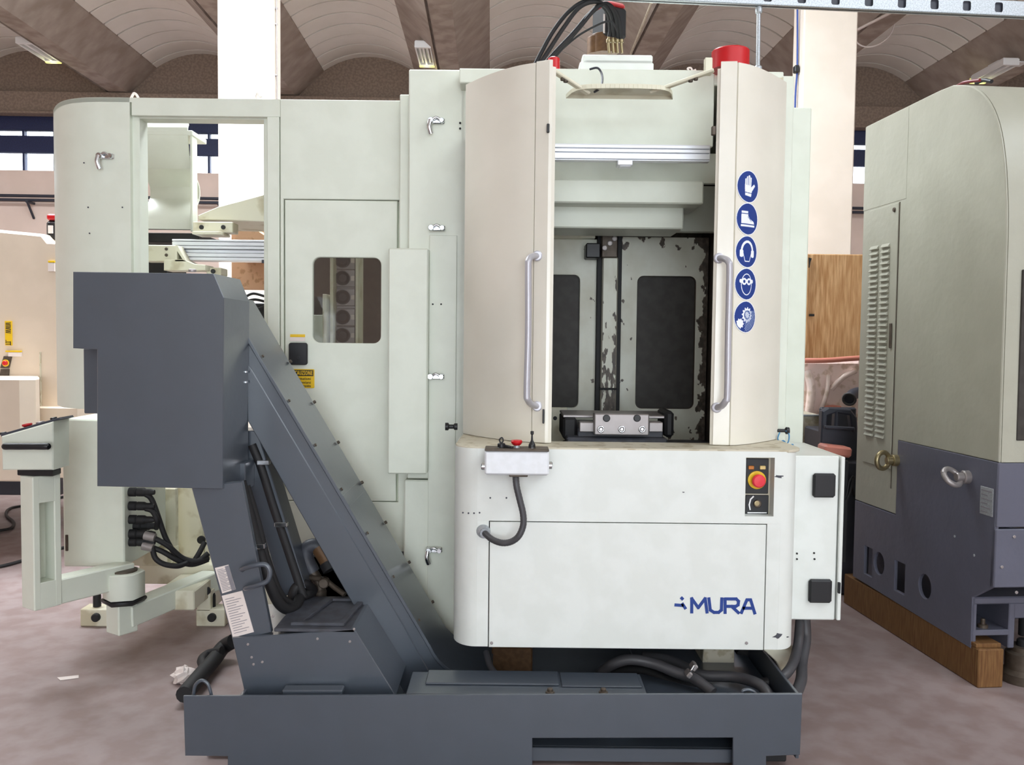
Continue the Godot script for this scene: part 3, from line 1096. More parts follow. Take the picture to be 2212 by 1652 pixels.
	bb(st, Vector3(-0.2653, 0.8707, -4.76), Vector3(1.4718, 2.0856, -4.72), 0.002)
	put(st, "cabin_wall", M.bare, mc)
	# the two inner doors and the post between them, chipped by swarf
	var inner_l := worn_paint(160, 320, 5, func(u, v): return clampf(u - 0.9, 0, 1) * 3.0 - 0.28)
	var inner_r := worn_paint(192, 320, 8, func(u, v): return clampf(u - 0.86, 0, 1) * 9.0 + clampf(0.1 - v, 0, 1) * 4.0 + clampf(v - 0.95, 0, 1) * 10.0 + (0.25 if v > 0.86 and u > 0.55 else 0.0) + clampf(0.1 - u, 0, 1) * 2.6 - 0.2)
	var post_m := worn_paint(64, 256, 12, func(u, v): return 0.05 + v * 0.65 - clampf(0.45 - absf(u - 0.45), 0, 1) * (0.9 - v) * 1.6)
	st = S()
	plate(st, rect_of(Vector3(0.0065, 1.0823, -4.55), Vector3(0.425, 2.017, -4.5), 0.005), [rect_of(Vector3(0.0544, 1.1583, -4.55), Vector3(0.3407, 1.8365, -4.5), 0.03)], "z", -4.55, -4.5, 0.002)
	var il := put(st, "windowed_door", inner_l, mc)
	st = S()
	bb(st, Vector3(0.0429, 1.1441, -4.54), Vector3(0.3549, 1.8505, -4.53), 0.001)
	put(st, "door_window", M.dark_glass, il)
	st = S()
	bb(st, Vector3(0.1776, 2.0157, -4.5), Vector3(0.4097, 2.0295, -4.44), 0.002)
	put(st, "door_track", M.cream_used, il)
	st = S()
	plate(st, rect_of(Vector3(0.5488, 0.9739, -4.55), Vector3(0.9935, 2.0324, -4.5), 0.005), [rect_of(Vector3(0.6341, 1.16, -4.55), Vector3(0.9298, 1.8335, -4.5), 0.03)], "z", -4.55, -4.5, 0.002)
	var ir := put(st, "windowed_door", inner_r, mc)
	st = S()
	bb(st, Vector3(0.6265, 1.1434, -4.54), Vector3(0.9479, 1.8475, -4.53), 0.001)
	put(st, "door_window", M.dark_glass, ir)
	st = S()
	plate(st, rect_of(Vector3(0.4456, 1.1074, -4.5), Vector3(0.5249, 1.9207, -4.44), 0.01), [], "z", -4.5, -4.42, 0.006)
	var ip := put(st, "door_post", post_m, mc)
	st = S()
	bb(st, Vector3(0.4233, 1.105, -4.58), Vector3(0.4514, 2.0334, -4.46), 0.003)
	put(st, "post_gasket", M.rubber, ip)
	st = S()
	bb(st, Vector3(0.524, 1.1061, -4.58), Vector3(0.5475, 2.0344, -4.46), 0.003)
	put(st, "post_gasket", M.rubber, ip)
	st = S()
	bb(st, Vector3(0.439, 1.917, -4.5), Vector3(0.5172, 2.0268, -4.4), 0.004)
	put(st, "latch_plate", M.bare, ip)
	for p in [Vector3(0.5005, 2.0087, -4.4), Vector3(0.4779, 1.9856, -4.4), Vector3(0.4529, 1.9625, -4.4)]:
		st = S()
		knob(st, p, Vector3.BACK, 0.012, 0.012)
		ring(st, p + Vector3(0, 0, 0.01), Vector3.BACK, 0.011, 0.003, 14)
		put(st, "latch_bolt", M.steel, ip)
	st = S()
	bb(st, Vector3(0.3594, 1.9119, -4.5), Vector3(0.4304, 1.9848, -4.38), 0.005)
	put(st, "latch_block", M.black, ip)
	st = S()
	bb(st, Vector3(0.4386, 1.2574, -4.43), Vector3(0.5291, 1.2667, -4.4), 0.002)
	put(st, "post_joint", M.rubber, ip)
	# side jambs, floor of the work space, outer body
	st = S()
	bb(st, Vector3(1.0, 0.9, -4.72), Vector3(1.03, 2.4, -3.72), 0.002)
	put(st, "lining", M.bare, mc)
	st = S()
	bb(st, Vector3(-0.2, 0.9, -4.72), Vector3(-0.17, 2.4, -3.8), 0.002)
	put(st, "lining", M.bare, mc)
	st = S()
	bb(st, Vector3(-0.2, 0.94, -4.74), Vector3(1.03, 1.0, -3.4), 0.002)
	put(st, "work_floor", M.grimy, mc)
	st = S()
	bb(st, Vector3(0.1931, 0.9916, -4.32), Vector3(0.2726, 1.1739, -4.3), 0.003)
	put(st, "skirt_plate", M.cream_used, mc)
	for p in [Vector3(0.213, 1.1214, -4.3), Vector3(0.1768, 1.1164, -4.3)]:
		st = S()
		knob(st, p, Vector3.BACK, 0.01, 0.004)
		put(st, "skirt_bolt", M.black, mc)
	st = S()
	bb(st, Vector3(-0.2269, 1.5726, -4.2), Vector3(-0.1065, 2.7181, -4.05), 0.004)
	bb(st, Vector3(-0.24, 0.9, -6.0), Vector3(-0.2, 2.66, -3.95), 0.004)
	bb(st, Vector3(1.1, 0.9, -6.0), Vector3(1.15, 2.6, -3.68), 0.004)
	bb(st, Vector3(-0.24, 2.60, -6.0), Vector3(1.15, 2.662, -3.83), 0.004)
	bb(st, Vector3(-0.24, 0.9, -6.0), Vector3(1.15, 2.66, -5.95), 0.004)
	put(st, "body_shell", M.cream, mc)
	st = S()
	bb(st, Vector3(1.006, 2.4714, -3.72), Vector3(1.1071, 2.5937, -3.68), 0.004)
	put(st, "corner_panel", M.cream_used, mc)
	st = S()
	bb(st, Vector3(1.2338, 1.0069, -4.5), Vector3(1.3914, 2.6044, -4.18), 0.006)
	put(st, "flank_panel", M.cream, mc)

	# side electrical box
	st = S()
	var sb := [Vector3(1.1201, 0.3871, -3.5), Vector3(1.312, 1.0521, -3.5)]
	bb(st, Vector3(1.0, sb[0].y, -3.98), Vector3(sb[1].x, sb[1].y, -3.5), 0.004)
	var eb := put(st, "electrical_box", M.apron, mc)
	st = S()
	bb(st, Vector3(sb[1].x + 0.004, sb[0].y + 0.002, -3.98), Vector3(sb[1].x + 0.02, sb[1].y - 0.002, -3.49), 0.003)
	put(st, "box_door_edge", M.apron, eb)
	st = S()
	bb(st, Vector3(1.2047, 0.8872, -3.5), Vector3(1.295, 0.9837, -3.48), 0.008)
	put(st, "latch", M.black, eb)
	st = S()
	bb(st, Vector3(1.1997, 0.4609, -3.5), Vector3(1.2924, 0.5566, -3.48), 0.008)
	put(st, "latch", M.black, eb)
	for p in [Vector3(1.1518, 0.6577, -3.499), Vector3(1.1524, 0.6351, -3.499), Vector3(1.2206, 0.6603, -3.499), Vector3(1.2231, 0.6359, -3.499)]:
		st = S()
		knob(st, p, Vector3.BACK, 0.004, 0.003)
		put(st, "rivet", M.print, eb)
	st = S()
	bb(st, Vector3(1.3161, 0.5011, -3.5), Vector3(1.3254, 0.5462, -3.48), 0.002)
	put(st, "hinge", M.black, eb)

	# tall panels left of the doors
	st = S()
	bb(st, Vector3(-0.4709, 0.8713, -4.35), Vector3(-0.2184, 2.6921, -3.95), 0.006)
	put(st, "column_panel", M.cream, mc)
	st = S()
	bb(st, Vector3(-0.4828, 0.0847, -4.35), Vector3(-0.2074, 0.8649, -3.95), 0.006)
	put(st, "column_panel", M.cream, mc)
	st = S()
	bb(st, Vector3(-0.549, 0.901, -4.04), Vector3(-0.3732, 1.8989, -3.885), 0.006)
	put(st, "cover_strip", M.cream, mc)
	st = S()
	bb(st, Vector3(-0.3742, 0.0965, -3.96), Vector3(-0.2513, 1.9638, -3.942), 0.002)
	put(st, "hinge_strip", M.cream, mc)
	st = S()
	bb(st, Vector3(-0.5165, 1.7772, -4.3), Vector3(-0.4727, 2.5953, -4), 0.004)
	put(st, "edge_panel", M.cream, mc)
	clamp_at(Vector3(-0.3463, 2.4634, -3.94), true)
	clamp_at(Vector3(-0.3402, 1.9927, -3.93), false)
	clamp_at(Vector3(-0.3398, 1.335, -3.93), false)
	clamp_at(Vector3(-0.3428, 0.5526, -3.93), true)
	clamp_at(Vector3(-1.856, 2.3148, -4.045), true)
	st = S()
	for p in [Vector3(-0.3575, 1.6572, -3.942), Vector3(-0.3203, 1.6577, -3.942)]:
		knob(st, p, Vector3.BACK, 0.004, 0.002)
	for p in [Vector3(-0.2419, 2.4565, -3.94), Vector3(-0.2417, 2.4322, -3.94)]:
		knob(st, p, Vector3.BACK, 0.005, 0.003)
	put(st, "screw", M.print, mc)
	st = S()
	lathe(st, along(Vector3(-0.2733, 1.1417, -3.62), Vector3.RIGHT), [Vector2(0, 0), Vector2(0.016, 0), Vector2(0.016, 0.012), Vector2(0.009, 0.016), Vector2(0.009, 0.034), Vector2(0.014, 0.038), Vector2(0.014, 0.05), Vector2(0, 0.05)], 14)
	put(st, "stop_knob", M.black, mc)
	st = S()
	lathe(st, along(Vector3(1.1456, 1.1401, -3.62), Vector3.LEFT), [Vector2(0, 0), Vector2(0.014, 0), Vector2(0.015, 0.012), Vector2(0.007, 0.018), Vector2(0.007, 0.055), Vector2(0, 0.055)], 14)
	put(st, "stop_knob", M.black, mc)
	st = S()
	tube(st, [Vector3(1.1014, 1.1341, -3.6), Vector3(1.0915, 1.1083, -3.59), Vector3(1.108, 1.083, -3.58), Vector3(1.1367, 1.0943, -3.6), Vector3(1.1428, 1.1258, -3.61), Vector3(1.1291, 1.141, -3.61)], 0.003, 6)
	put(st, "tied_string", M.string, mc)
	st = S()
	tube(st, [Vector3(1.0861, 1.084, -3.57), Vector3(1.1113, 1.1021, -3.58), Vector3(1.1207, 1.0818, -3.56), Vector3(1.1463, 1.0885, -3.57), Vector3(1.1254, 1.0717, -3.55), Vector3(1.1021, 1.074, -3.56)], 0.004, 6)
	put(st, "tied_string", M.string, mc)

	# machine bed and legs in the shade below
	st = S()
	bb(st, Vector3(-1.1, 0.16, -6.2), Vector3(1.05, 0.94, -4.3), 0.01)
	put(st, "bed_casting", M.slate, mc)
	st = S()
	bb(st, Vector3(-0.0728, 0.0449, -3.8), Vector3(0.0991, 0.2078, -3.65), 0.006)
	put(st, "leg_block", M.bronze, mc)
	st = S()
	plate(st, [Vector2(0.7975, 0.252), Vector2(0.9228, 0.2534), Vector2(0.9249, 0.1607), Vector2(0.7919, 0.1592)], [], "z", -3.7, -3.55, 0.003)
	put(st, "leg_block", M.sill, mc)
	st = S()
	bb(st, Vector3(0.7734, 0.1656, -3.7), Vector3(0.9232, 0.1827, -3.5), 0.003)
	put(st, "leg_flange", M.galv, mc)
	st = S()
	for x in [1530, 1550, 1578]:
		pass
	for p in [Vector3(0.809, 0.1746, -3.5), Vector3(0.8464, 0.1751, -3.5), Vector3(0.9007, 0.1757, -3.5)]:
		knob(st, p, Vector3.BACK, 0.007, 0.006)
	put(st, "flange_bolt", M.black, mc)
	st = S()
	plate(st, [Vector2(1.0592, 0.2254), Vector2(1.186, 0.2347), Vector2(1.181, 0.1328), Vector2(1.1346, 0.1362), Vector2(1.1104, 0.1791)], [], "z", -3.66, -3.6, 0.003)
	put(st, "curved_fin", M.cream_used, mc)
	st = S()
	lathe(st, along(Vector3(1.0614, 0.1393, -3.85), Vector3.BACK), [Vector2(0, 0), Vector2(0.11, 0), Vector2(0.115, 0.2), Vector2(0.1, 0.21), Vector2(0, 0.21)], 28)
	put(st, "drain_drum", M.rubber, mc)

	# pallet with its stop block on the work floor
	var pal := thing("machine_pallet", "dark square pallet carrying a bright steel stop block, inside the open doors", "pallet", Vector3(0.43, 1.0, -3.8))
	st = S()
	knob(st, Vector3(0.42, 1.0, -3.8), Vector3.UP, 0.2, 0.07, 0.1, 28)
	put(st, "turntable", M.rubber, pal)
	st = S()
	bb(st, Vector3(0.2272, 1.0751, -4.05), Vector3(0.642, 1.1038, -3.6), 0.006)
	bb(st, Vector3(0.2769, 1.0973, -4.05), Vector3(0.6327, 1.1381, -3.66), 0.004)
	put(st, "pallet_plate", M.grimy, pal)
	st = S()
	bb(st, Vector3(0.2171, 1.0827, -4), Vector3(0.2758, 1.1769, -3.7), 0.01)
	put(st, "pallet_clamp", M.rubber, pal)
	st = S()
	bb(st, Vector3(0.6467, 1.0972, -3.9), Vector3(0.6858, 1.2089, -3.7), 0.012)
	put(st, "pallet_clamp", M.rubber, pal)
	st = S()
	bb(st, Vector3(0.2819, 1.1241, -3.7), Vector3(0.3433, 1.1645, -3.63), 0.003)
	put(st, "jaw", M.steel, pal)
	st = S()
	bb(st, Vector3(0.5695, 1.1273, -3.7), Vector3(0.627, 1.1677, -3.63), 0.003)
	put(st, "jaw", M.steel, pal)
	st = S()
	bb(st, Vector3(0.2176, 1.1754, -3.98), Vector3(0.677, 1.1872, -3.72), 0.003)
	put(st, "jaw", M.steel, pal)
	st = S()
	bb(st, Vector3(0.3384, 1.1176, -3.66), Vector3(0.5615, 1.2048, -3.58), 0.004)
	var blk := put(st, "stop_block", M.steel, pal)
	for p in [Vector3(0.3871, 1.1871, -3.58), Vector3(0.5118, 1.1885, -3.58)]:
		st = S()
		knob(st, p, Vector3.BACK, 0.015, 0.006)
		put(st, "black_bolt", M.black, blk)
	for p in [Vector3(0.365, 1.1415, -3.578), Vector3(0.45, 1.1425, -3.578), Vector3(0.5332, 1.1434, -3.578)]:
		st = S()
		ring(st, p, Vector3.BACK, 0.0115, 0.0035, 18)
		knob(st, p, Vector3.BACK, 0.006, 0.003)
		put(st, "socket_bolt", M.chrome, blk)

	# push-button box on the apron, with its armoured cable
	var hb := thing("push_button_box", "chipped white push-button box with red stop button fixed to the apron's upper left corner", "control box", Vector3(0.0207, 1.0059, -3.2))
	st = S()
	bb(st, Vector3(-0.094, 1.0215, -3.2), Vector3(0.1348, 1.1075, -3.11), 0.006)
	put(st, "enclosure", M.box_white, hb)
	st = S()
	bb(st, Vector3(-0.0942, 1.1065, -3.2), Vector3(0.134, 1.1148, -3.105), 0.002)
	bb(st, Vector3(-0.0063, 1.0118, -3.18), Vector3(0.06, 1.0218, -3.13), 0.002)
	bb(st, Vector3(-0.0916, 1.0076, -3.25), Vector3(0.1319, 1.0996, -3.2), 0.002)
	put(st, "cover_plate", M.bare, hb)
	st = S()
	knob(st, Vector3(-0.0948, 1.0474, -3.14), Vector3.LEFT, 0.014, 0.012)
	put(st, "thumb_screw", M.chrome, hb)
	st = S()
	knob(st, Vector3(0.1362, 1.0533, -3.14), Vector3.RIGHT, 0.014, 0.012)
	put(st, "thumb_screw", M.chrome, hb)
	st = S()
	knob(st, Vector3(0.0193, 1.1058, -3.15), Vector3.UP, 0.011, 0.02)
	put(st, "button_stem", M.galv, hb)
	st = S()
	lathe(st, along(Vector3(0.0191, 1.1242, -3.15), Vector3.UP), [Vector2(0, 0), Vector2(0.013, 0), Vector2(0.02, 0.008), Vector2(0.021, 0.014), Vector2(0.018, 0.018), Vector2(0, 0.02)], 18)
	put(st, "stop_button", M.red, hb)
	st = S()
	lathe(st, along(Vector3(0.0742, 1.1165, -3.15), Vector3.UP), [Vector2(0, 0), Vector2(0.013, 0), Vector2(0.012, 0.01), Vector2(0.004, 0.026), Vector2(0.003, 0.045), Vector2(0.006, 0.048), Vector2(0.006, 0.058), Vector2(0, 0.06)], 14)
	put(st, "joystick", M.black, hb)
	st = S()
	knob(st, Vector3(0.0743, 1.1064, -3.15), Vector3.UP, 0.013, 0.012)
	put(st, "switch_base", M.chrome, hb)
	st = S()
	knob(st, Vector3(-0.0356, 1.1052, -3.15), Vector3.UP, 0.014, 0.012)
	put(st, "switch_base", M.chrome, hb)
	st = S()
	knob(st, Vector3(-0.0358, 1.1169, -3.15), Vector3.UP, 0.014, 0.014)
	bar(st, Vector3(-0.0308, 1.122, -3.15), Vector3(0.0059, 1.1165, -3.13), 0.012, 0.01)
	tube(st, [Vector3(-0.0359, 1.1286, -3.15), Vector3(-0.0427, 1.142, -3.15), Vector3(-0.0344, 1.1504, -3.15), Vector3(-0.0293, 1.1404, -3.15), Vector3(-0.0359, 1.1303, -3.15)], 0.003, 6)
	put(st, "key_switch", M.black, hb)
	for p in [Vector3(-0.079, 1.1047, -3.15), Vector3(0.1126, 1.1069, -3.15)]:
		st = S()
		knob(st, p, Vector3.UP, 0.011, 0.005)
		put(st, "blank_plug", M.black, hb)
	st = S()
	tube(st, [Vector3(0.0171, 1.0119, -3.15), Vector3(0.0207, 0.9767, -3.14), Vector3(0.033, 0.9265, -3.14), Vector3(0.0452, 0.8763, -3.14), Vector3(0.0457, 0.8342, -3.14), Vector3(0.0295, 0.7953, -3.14), Vector3(0.0013, 0.7725, -3.15), Vector3(-0.0322, 0.7664, -3.16), Vector3(-0.0683, 0.7727, -3.19), Vector3(-0.1006, 0.7888, -3.24)], 0.0115, 12, 8, 0.06)
	put(st, "armoured_cable", M.hose, hb)
	st = S()
	lathe(st, along(Vector3(-0.1031, 0.7892, -3.262), Vector3(0.25, -0.1, 1)), [Vector2(0, 0), Vector2(0.027, 0), Vector2(0.025, 0.02), Vector2(0.018, 0.028), Vector2(0.018, 0.036), Vector2(0, 0.036)], 18)
	put(st, "cable_gland", M.galv, hb)

func centre_top() -> void:
	# roof gear
	var st := S()
	bb(st, Vector3(0.3063, 2.7798, -4.6), Vector3(0.6289, 2.8132, -4.1), 0.006)
	bb(st, Vector3(0.2927, 2.7278, -4.65), Vector3(0.6308, 2.7735, -4.08), 0.006)
	put(st, "spindle_cover", M.apron, mc)
	st = S()
	knob(st, Vector3(0.4283, 2.8904, -4.35), Vector3.UP, 0.065, 0.09, 0.02)
	put(st, "motor_flange", M.bronze, mc)
	st = S()
	knob(st, Vector3(0.3923, 2.89, -4.35), Vector3.UP, 0.045, 0.08, 0.02)
	put(st, "motor_flange", M.bronze, mc)
	st = S()
	obox(st, Transform3D(Basis(Vector3.UP, 0.5), Vector3(0.453, 3.0322, -4.35)), Vector3(0.125, 0.145, 0.125), 0.012)
	var mo := put(st, "drive_motor", M.rubber, mc)
	st = S()
	obox(st, Transform3D(Basis(Vector3.UP, 0.5), Vector3(0.4495, 3.1137, -4.35)), Vector3(0.12, 0.028, 0.12), 0.012)
	put(st, "motor_cap", M.red, mo)
	st = S()
	obox(st, Transform3D(Basis(Vector3.UP, 0.5), Vector3(0.4302, 3.0139, -4.28)), Vector3(0.03, 0.09, 0.004), 0.001)
	put(st, "motor_label", M.paper, mo)
	for x in [0, 1, 2, 3]:
		st = S()
		tube(st, [Vector3(0.4395, 2.8512, -4.2) + Vector3(x * 0.02, 0, 0), Vector3(0.4387, 2.9004, -4.2) + Vector3(x * 0.02 - 0.004, 0, 0), Vector3(0.4382, 2.9303, -4.2) + Vector3(x * 0.018, 0, 0)], 0.007, 8)
		knob(st, Vector3(0.4387, 2.9004, -4.2) + Vector3(x * 0.02 - 0.004, 0, 0), Vector3.UP, 0.011, 0.015)
		put(st, "hose_fitting", M.brass, mc)
	# coolant hoses looping over the roof, each its own
	var hs := [[Vector3(0.0779, 2.6856, -3.9), Vector3(0.1139, 2.7639, -3.92), Vector3(0.1667, 2.8666, -3.95), Vector3(0.2339, 2.9657, -4), Vector3(0.3072, 3.03, -4.05), Vector3(0.3746, 3.0454, -4.1), Vector3(0.4227, 3.0185, -4.15), Vector3(0.4409, 2.9652, -4.19), Vector3(0.4383, 2.926, -4.2)], [Vector3(0.094, 2.6857, -3.9), Vector3(0.1463, 2.7723, -3.92), Vector3(0.2074, 2.875, -3.95), Vector3(0.2791, 2.9825, -4), Vector3(0.3532, 3.0305, -4.05), Vector3(0.4087, 3.0291, -4.1), Vector3(0.4446, 2.9934, -4.15), Vector3(0.4578, 2.9262, -4.2)], [Vector3(0.1116, 2.7011, -3.95), Vector3(0.177, 2.7807, -3.97), Vector3(0.2558, 2.8726, -4), Vector3(0.3249, 2.9686, -4.05), Vector3(0.3874, 3.0372, -4.1), Vector3(0.4407, 3.0244, -4.12), Vector3(0.4675, 2.9762, -4.16), Vector3(0.4775, 2.9222, -4.2)], [Vector3(0.1296, 2.7165, -4), Vector3(0.203, 2.8029, -4), Vector3(0.2859, 2.9043, -4.02), Vector3(0.3538, 2.9935, -4.05), Vector3(0.4127, 3.0417, -4.1), Vector3(0.4689, 3.0027, -4.14), Vector3(0.4927, 2.9181, -4.2)]]
	for h in hs:
		st = S()
		tube(st, h, 0.0095, 9)
		put(st, "roof_hose", M.rubber, mc)
	st = S()
	tube(st, [Vector3(0.1394, 2.7483, -4.05), Vector3(0.2346, 2.8401, -4.05), Vector3(0.3157, 2.9089, -4.08), Vector3(0.4267, 2.9628, -4.1), Vector3(0.4679, 2.9202, -4.12)], 0.005, 7)
	put(st, "roof_cable", M.rubber, mc)
	st = S()
	lathe(st, along(Vector3(0.9005, 2.6413, -3.75), Vector3.UP), [Vector2(0, 0), Vector2(0.078, 0), Vector2(0.078, 0.075), Vector2(0.074, 0.08), Vector2(0.062, 0.08), Vector2(0.058, 0.07), Vector2(0, 0.07)], 30)
	put(st, "red_fan_duct", M.red, mc)
	st = S()
	lathe(st, along(Vector3(0.169, 2.6937, -3.95), Vector3.UP), [Vector2(0, 0), Vector2(0.028, 0), Vector2(0.026, 0.05), Vector2(0.016, 0.056), Vector2(0, 0.056)], 20)
	put(st, "red_cap", M.red, mc)
	st = S()
	bb(st, Vector3(0.7634, 2.58, -3.63), Vector3(0.7933, 2.646, -3.6), 0.003)
	put(st, "roof_bracket", M.cream_used, mc)
	st = S()
	tube(st, [Vector3(0.7568, 2.683, -3.9), Vector3(0.7506, 2.6929, -3.9), Vector3(0.7647, 2.695, -3.9), Vector3(0.773, 2.6832, -3.9), Vector3(0.787, 2.6873, -3.9)], 0.004, 6)
	put(st, "wire_loop", M.paper, mc)
	st = S()
	tube(st, [Vector3(1.0665, 2.6086, -3.75), Vector3(1.0778, 2.6241, -3.75), Vector3(1.0898, 2.6089, -3.75)], 0.004, 6)
	put(st, "wire_loop", M.paper, mc)
	# segment-shaped drip pan hung between the doors by two arms
	var h := 2.462
	var za := -3.62
	var ctr := Vector2(0.4166, za)
	var hw := 0.212
	var seg := []
	for i in 25:
		var u := -1.0 + i / 12.0
		seg.append(ctr + Vector2(u * hw, 0.2 * (1.0 - 0.12 * u * u - 0.62 * pow(absf(u), 10.0))))
	st = S()
	plate(st, seg, [], "y", h + 0.02, h + 0.024, 0.0)
	var rim := []
	for p in seg:
		rim.append(Vector3(p.x, h + 0.008, p.y))
	for i in rim.size():
		bar(st, rim[i] + Vector3(0, 0.006, 0), rim[(i + 1) % rim.size()] + Vector3(0, 0.006, 0), 0.004, 0.016, 0.001)
	var pan := put(st, "drip_pan", M.cream_used, mc)
	for a in [[Vector3(0.1402, 2.5274, -3.4), Vector3(0.2865, 2.4598, -3.47)], [Vector3(0.7549, 2.5341, -3.4), Vector3(0.524, 2.4659, -3.47)]]:
		st = S()
		bar(st, a[0], a[1], 0.028, 0.012, 0.003)
		var d: Vector3 = (a[1] - a[0])
		var arm := put(st, "pan_arm", M.cream_used, pan)
		arm.set_meta("label", "flat hanger arm")
		st = S()
		knob(st, a[0] + d * 0.28 + Vector3(0, -0.004, 0), Vector3.DOWN, 0.009, 0.01)
		knob(st, a[0] + d * 0.36 + Vector3(0, -0.004, 0), Vector3.DOWN, 0.009, 0.01)
		put(st, "arm_bolt", M.bare, pan)
	st = S()
	tube(st, [Vector3(0.3078, 2.6235, -3.7), Vector3(0.3365, 2.6234, -3.68), Vector3(0.3521, 2.597, -3.66), Vector3(0.3504, 2.5533, -3.6), Vector3(0.3359, 2.4975, -3.52), Vector3(0.3088, 2.4699, -3.48)], 0.0045, 7)
	put(st, "pan_cable", M.bin, mc)

# ---------------------------------------------------------------- tool magazine and the frame at the left
func magazine() -> void:
	var st := S()
	var face := rect_of(Vector3(-1.0667, 0.4952, -4.1), Vector3(-0.4624, 2.5813, -4.05))
	var hole := rect_of(Vector3(-1.0519, 0.7446, -4.1), Vector3(-0.5235, 2.1331, -4.05))
	plate(st, face, [hole], "z", -4.1, -4.05, 0.003)
	put(st, "magazine_cabinet", M.cream, mc)
	st = S()
	var dlo := Vector3(-1.0465, 0.7482, -4.05)
	var dhi := Vector3(-0.5321, 2.1296, -4.05)
	var win := rect_of(Vector3(-0.9199, 1.4789, -4.1), Vector3(-0.6054, 1.8707, -4.05), 0.034)
	plate(st, rect(dlo.x, dlo.y, dhi.x, dhi.y), [win], "z", -4.085, -4.052, 0.003)
	var door := put(st, "magazine_door", M.cream, mc)
	st = S()
	bb(st, Vector3(-0.9351, 1.4659, -4.076), Vector3(-0.5977, 1.8852, -4.07), 0.001)
	put(st, "door_window", M.smoked, door)
	st = S()
	plate(st, rect_of(Vector3(-1.026, 1.3766, -4.05), Vector3(-0.9409, 1.4786, -4.04), 0.012), [], "z", -4.06, -4.036, 0.003)
	knob(st, Vector3(-0.9825, 1.4086, -4.036), Vector3.BACK, 0.009, 0.004)
	put(st, "door_latch", M.black, door)
	st = S()
	bb(st, Vector3(-1.0215, 1.504, -4.052), Vector3(-0.9534, 1.5168, -4.048), 0.0003)
	put(st, "caution_strip", M.yellow, door)
	st = S()
	bb(st, Vector3(-1.0216, 1.4849, -4.052), Vector3(-0.9534, 1.503, -4.048), 0.0003)
	put(st, "caution_strip", M.paper, door)
	st = S()
	plate(st, rect_of(Vector3(-1.0383, 1.2699, -4.05), Vector3(-0.9104, 1.3574, -4.046), 0.006), [], "z", -4.0525, -4.048)
	var sg := put(st, "warning_sign", M.yellow, door)
	st = S()
	bb(st, Vector3(-1.032, 1.3254, -4.048), Vector3(-0.9148, 1.3531, -4.0465), 0.0003)
	put(st, "sign_header", M.print, sg)
	words_on(sg, "PRECAUZIONE", Vector3(-0.9733, 1.3392, -4.0462), 0.019, M.yellow, Basis(), 0.110)
	words_on(sg, "Gli automatismi", Vector3(-0.9758, 1.3125, -4.0475), 0.011, M.print, Basis(), 0.098)
	words_on(sg, "possono avviarsi", Vector3(-0.9758, 1.2954, -4.0475), 0.011, M.print, Basis(), 0.098)
	words_on(sg, "in ogni momento", Vector3(-0.9758, 1.2794, -4.0475), 0.011, M.print, Basis(), 0.098)
	st = S()
	bb(st, Vector3(-1.0782, 2.5776, -5.3), Vector3(-0.5164, 2.5944, -4.1), 0.003)
	bb(st, Vector3(-0.5166 - 0.02, 0.5, -5.3), Vector3(-0.5166, 2.5819, -4.1), 0.002)
	put(st, "cabinet_shell", M.cream, mc)
	# what stands behind the door's window: the chain of tool pots
	st = S()
	bb(st, Vector3(-1.2359, -0.64, -5.24), Vector3(-0.563, 2.585, -5.2), 0.002)
	put(st, "cabinet_lining", M.bare, mc)
	st = S()
	bb(st, Vector3(-0.9212, 1.4307, -4.6), Vector3(-0.8114, 1.9542, -4.55), 0.003)
	var chain := put(st, "tool_chain", M.steel, mc)
	for p in [Vector3(-0.8743, 1.8988, -4.54), Vector3(-0.8742, 1.8088, -4.54), Vector3(-0.874, 1.7116, -4.54), Vector3(-0.8738, 1.6095, -4.54), Vector3(-0.8736, 1.5166, -4.54)]:
		st = S()
		bb(st, p + Vector3(-0.045, -0.045, -0.01), p + Vector3(0.064, 0.045, 0.004), 0.004)
		put(st, "pot_plate", M.steel, chain)
		st = S()
		lathe(st, along(p + Vector3(0, 0, 0.003), Vector3.BACK), [Vector2(0.0, 0.003), Vector2(0.02, 0.003), Vector2(0.034, 0.014), Vector2(0.038, 0.014), Vector2(0.038, 0)], 22)
		put(st, "tool_pot", M.black, chain)
		st = S()
		bb(st, p + Vector3(0.042, -0.012, 0.004), p + Vector3(0.06, 0.012, 0.007), 0.001)
		put(st, "number_tag", M.paper, chain)
	st = S()
	bb(st, Vector3(-0.7936, 1.4329, -4.6), Vector3(-0.7796, 1.9449, -4.45), 0.002)
	put(st, "chain_guide", M.cream_used, mc)
	st = S()
	bb(st, Vector3(-0.922, 1.4315, -4.6), Vector3(-0.9057, 1.9435, -4.45), 0.002)
	put(st, "chain_guide", M.cream_used, mc)
	st = S()
	bb(st, Vector3(-0.9485, 1.4319, -4.6), Vector3(-0.9277, 1.7202, -4.4), 0.002)
	put(st, "chain_guide", M.cream_used, mc)
	st = S()
	bb(st, Vector3(-1.0063, 1.4315, -4.45), Vector3(-0.9485, 1.6162, -4.4), 0.002)
	put(st, "guard_sheet", M.cream, mc)

	# open frame: left upright with a rounded corner, top rail, right upright
	st = S()
	var zt := -4.05
	var plan := [Vector2(-1.7497, -4.05), Vector2(-1.8774, -4.05), Vector2(-1.9558, -4.058), Vector2(-2.0332, -4.085), Vector2(-2.099, -4.13), Vector2(-2.161, -4.2), Vector2(-2.2209, -4.29)]
	plan = curve(plan, 4)
	var ox0 := -1.7456
	var ox1 := -1.1258
	var yo := 2.5014
	var ytop := 2.5803
	plate(st, sheet(plan, -0.03), [], "y", 1.1606, ytop)
	bb(st, Vector3(-1.7423, yo, zt - 0.03), Vector3(-1.0672, ytop, zt), 0.002)
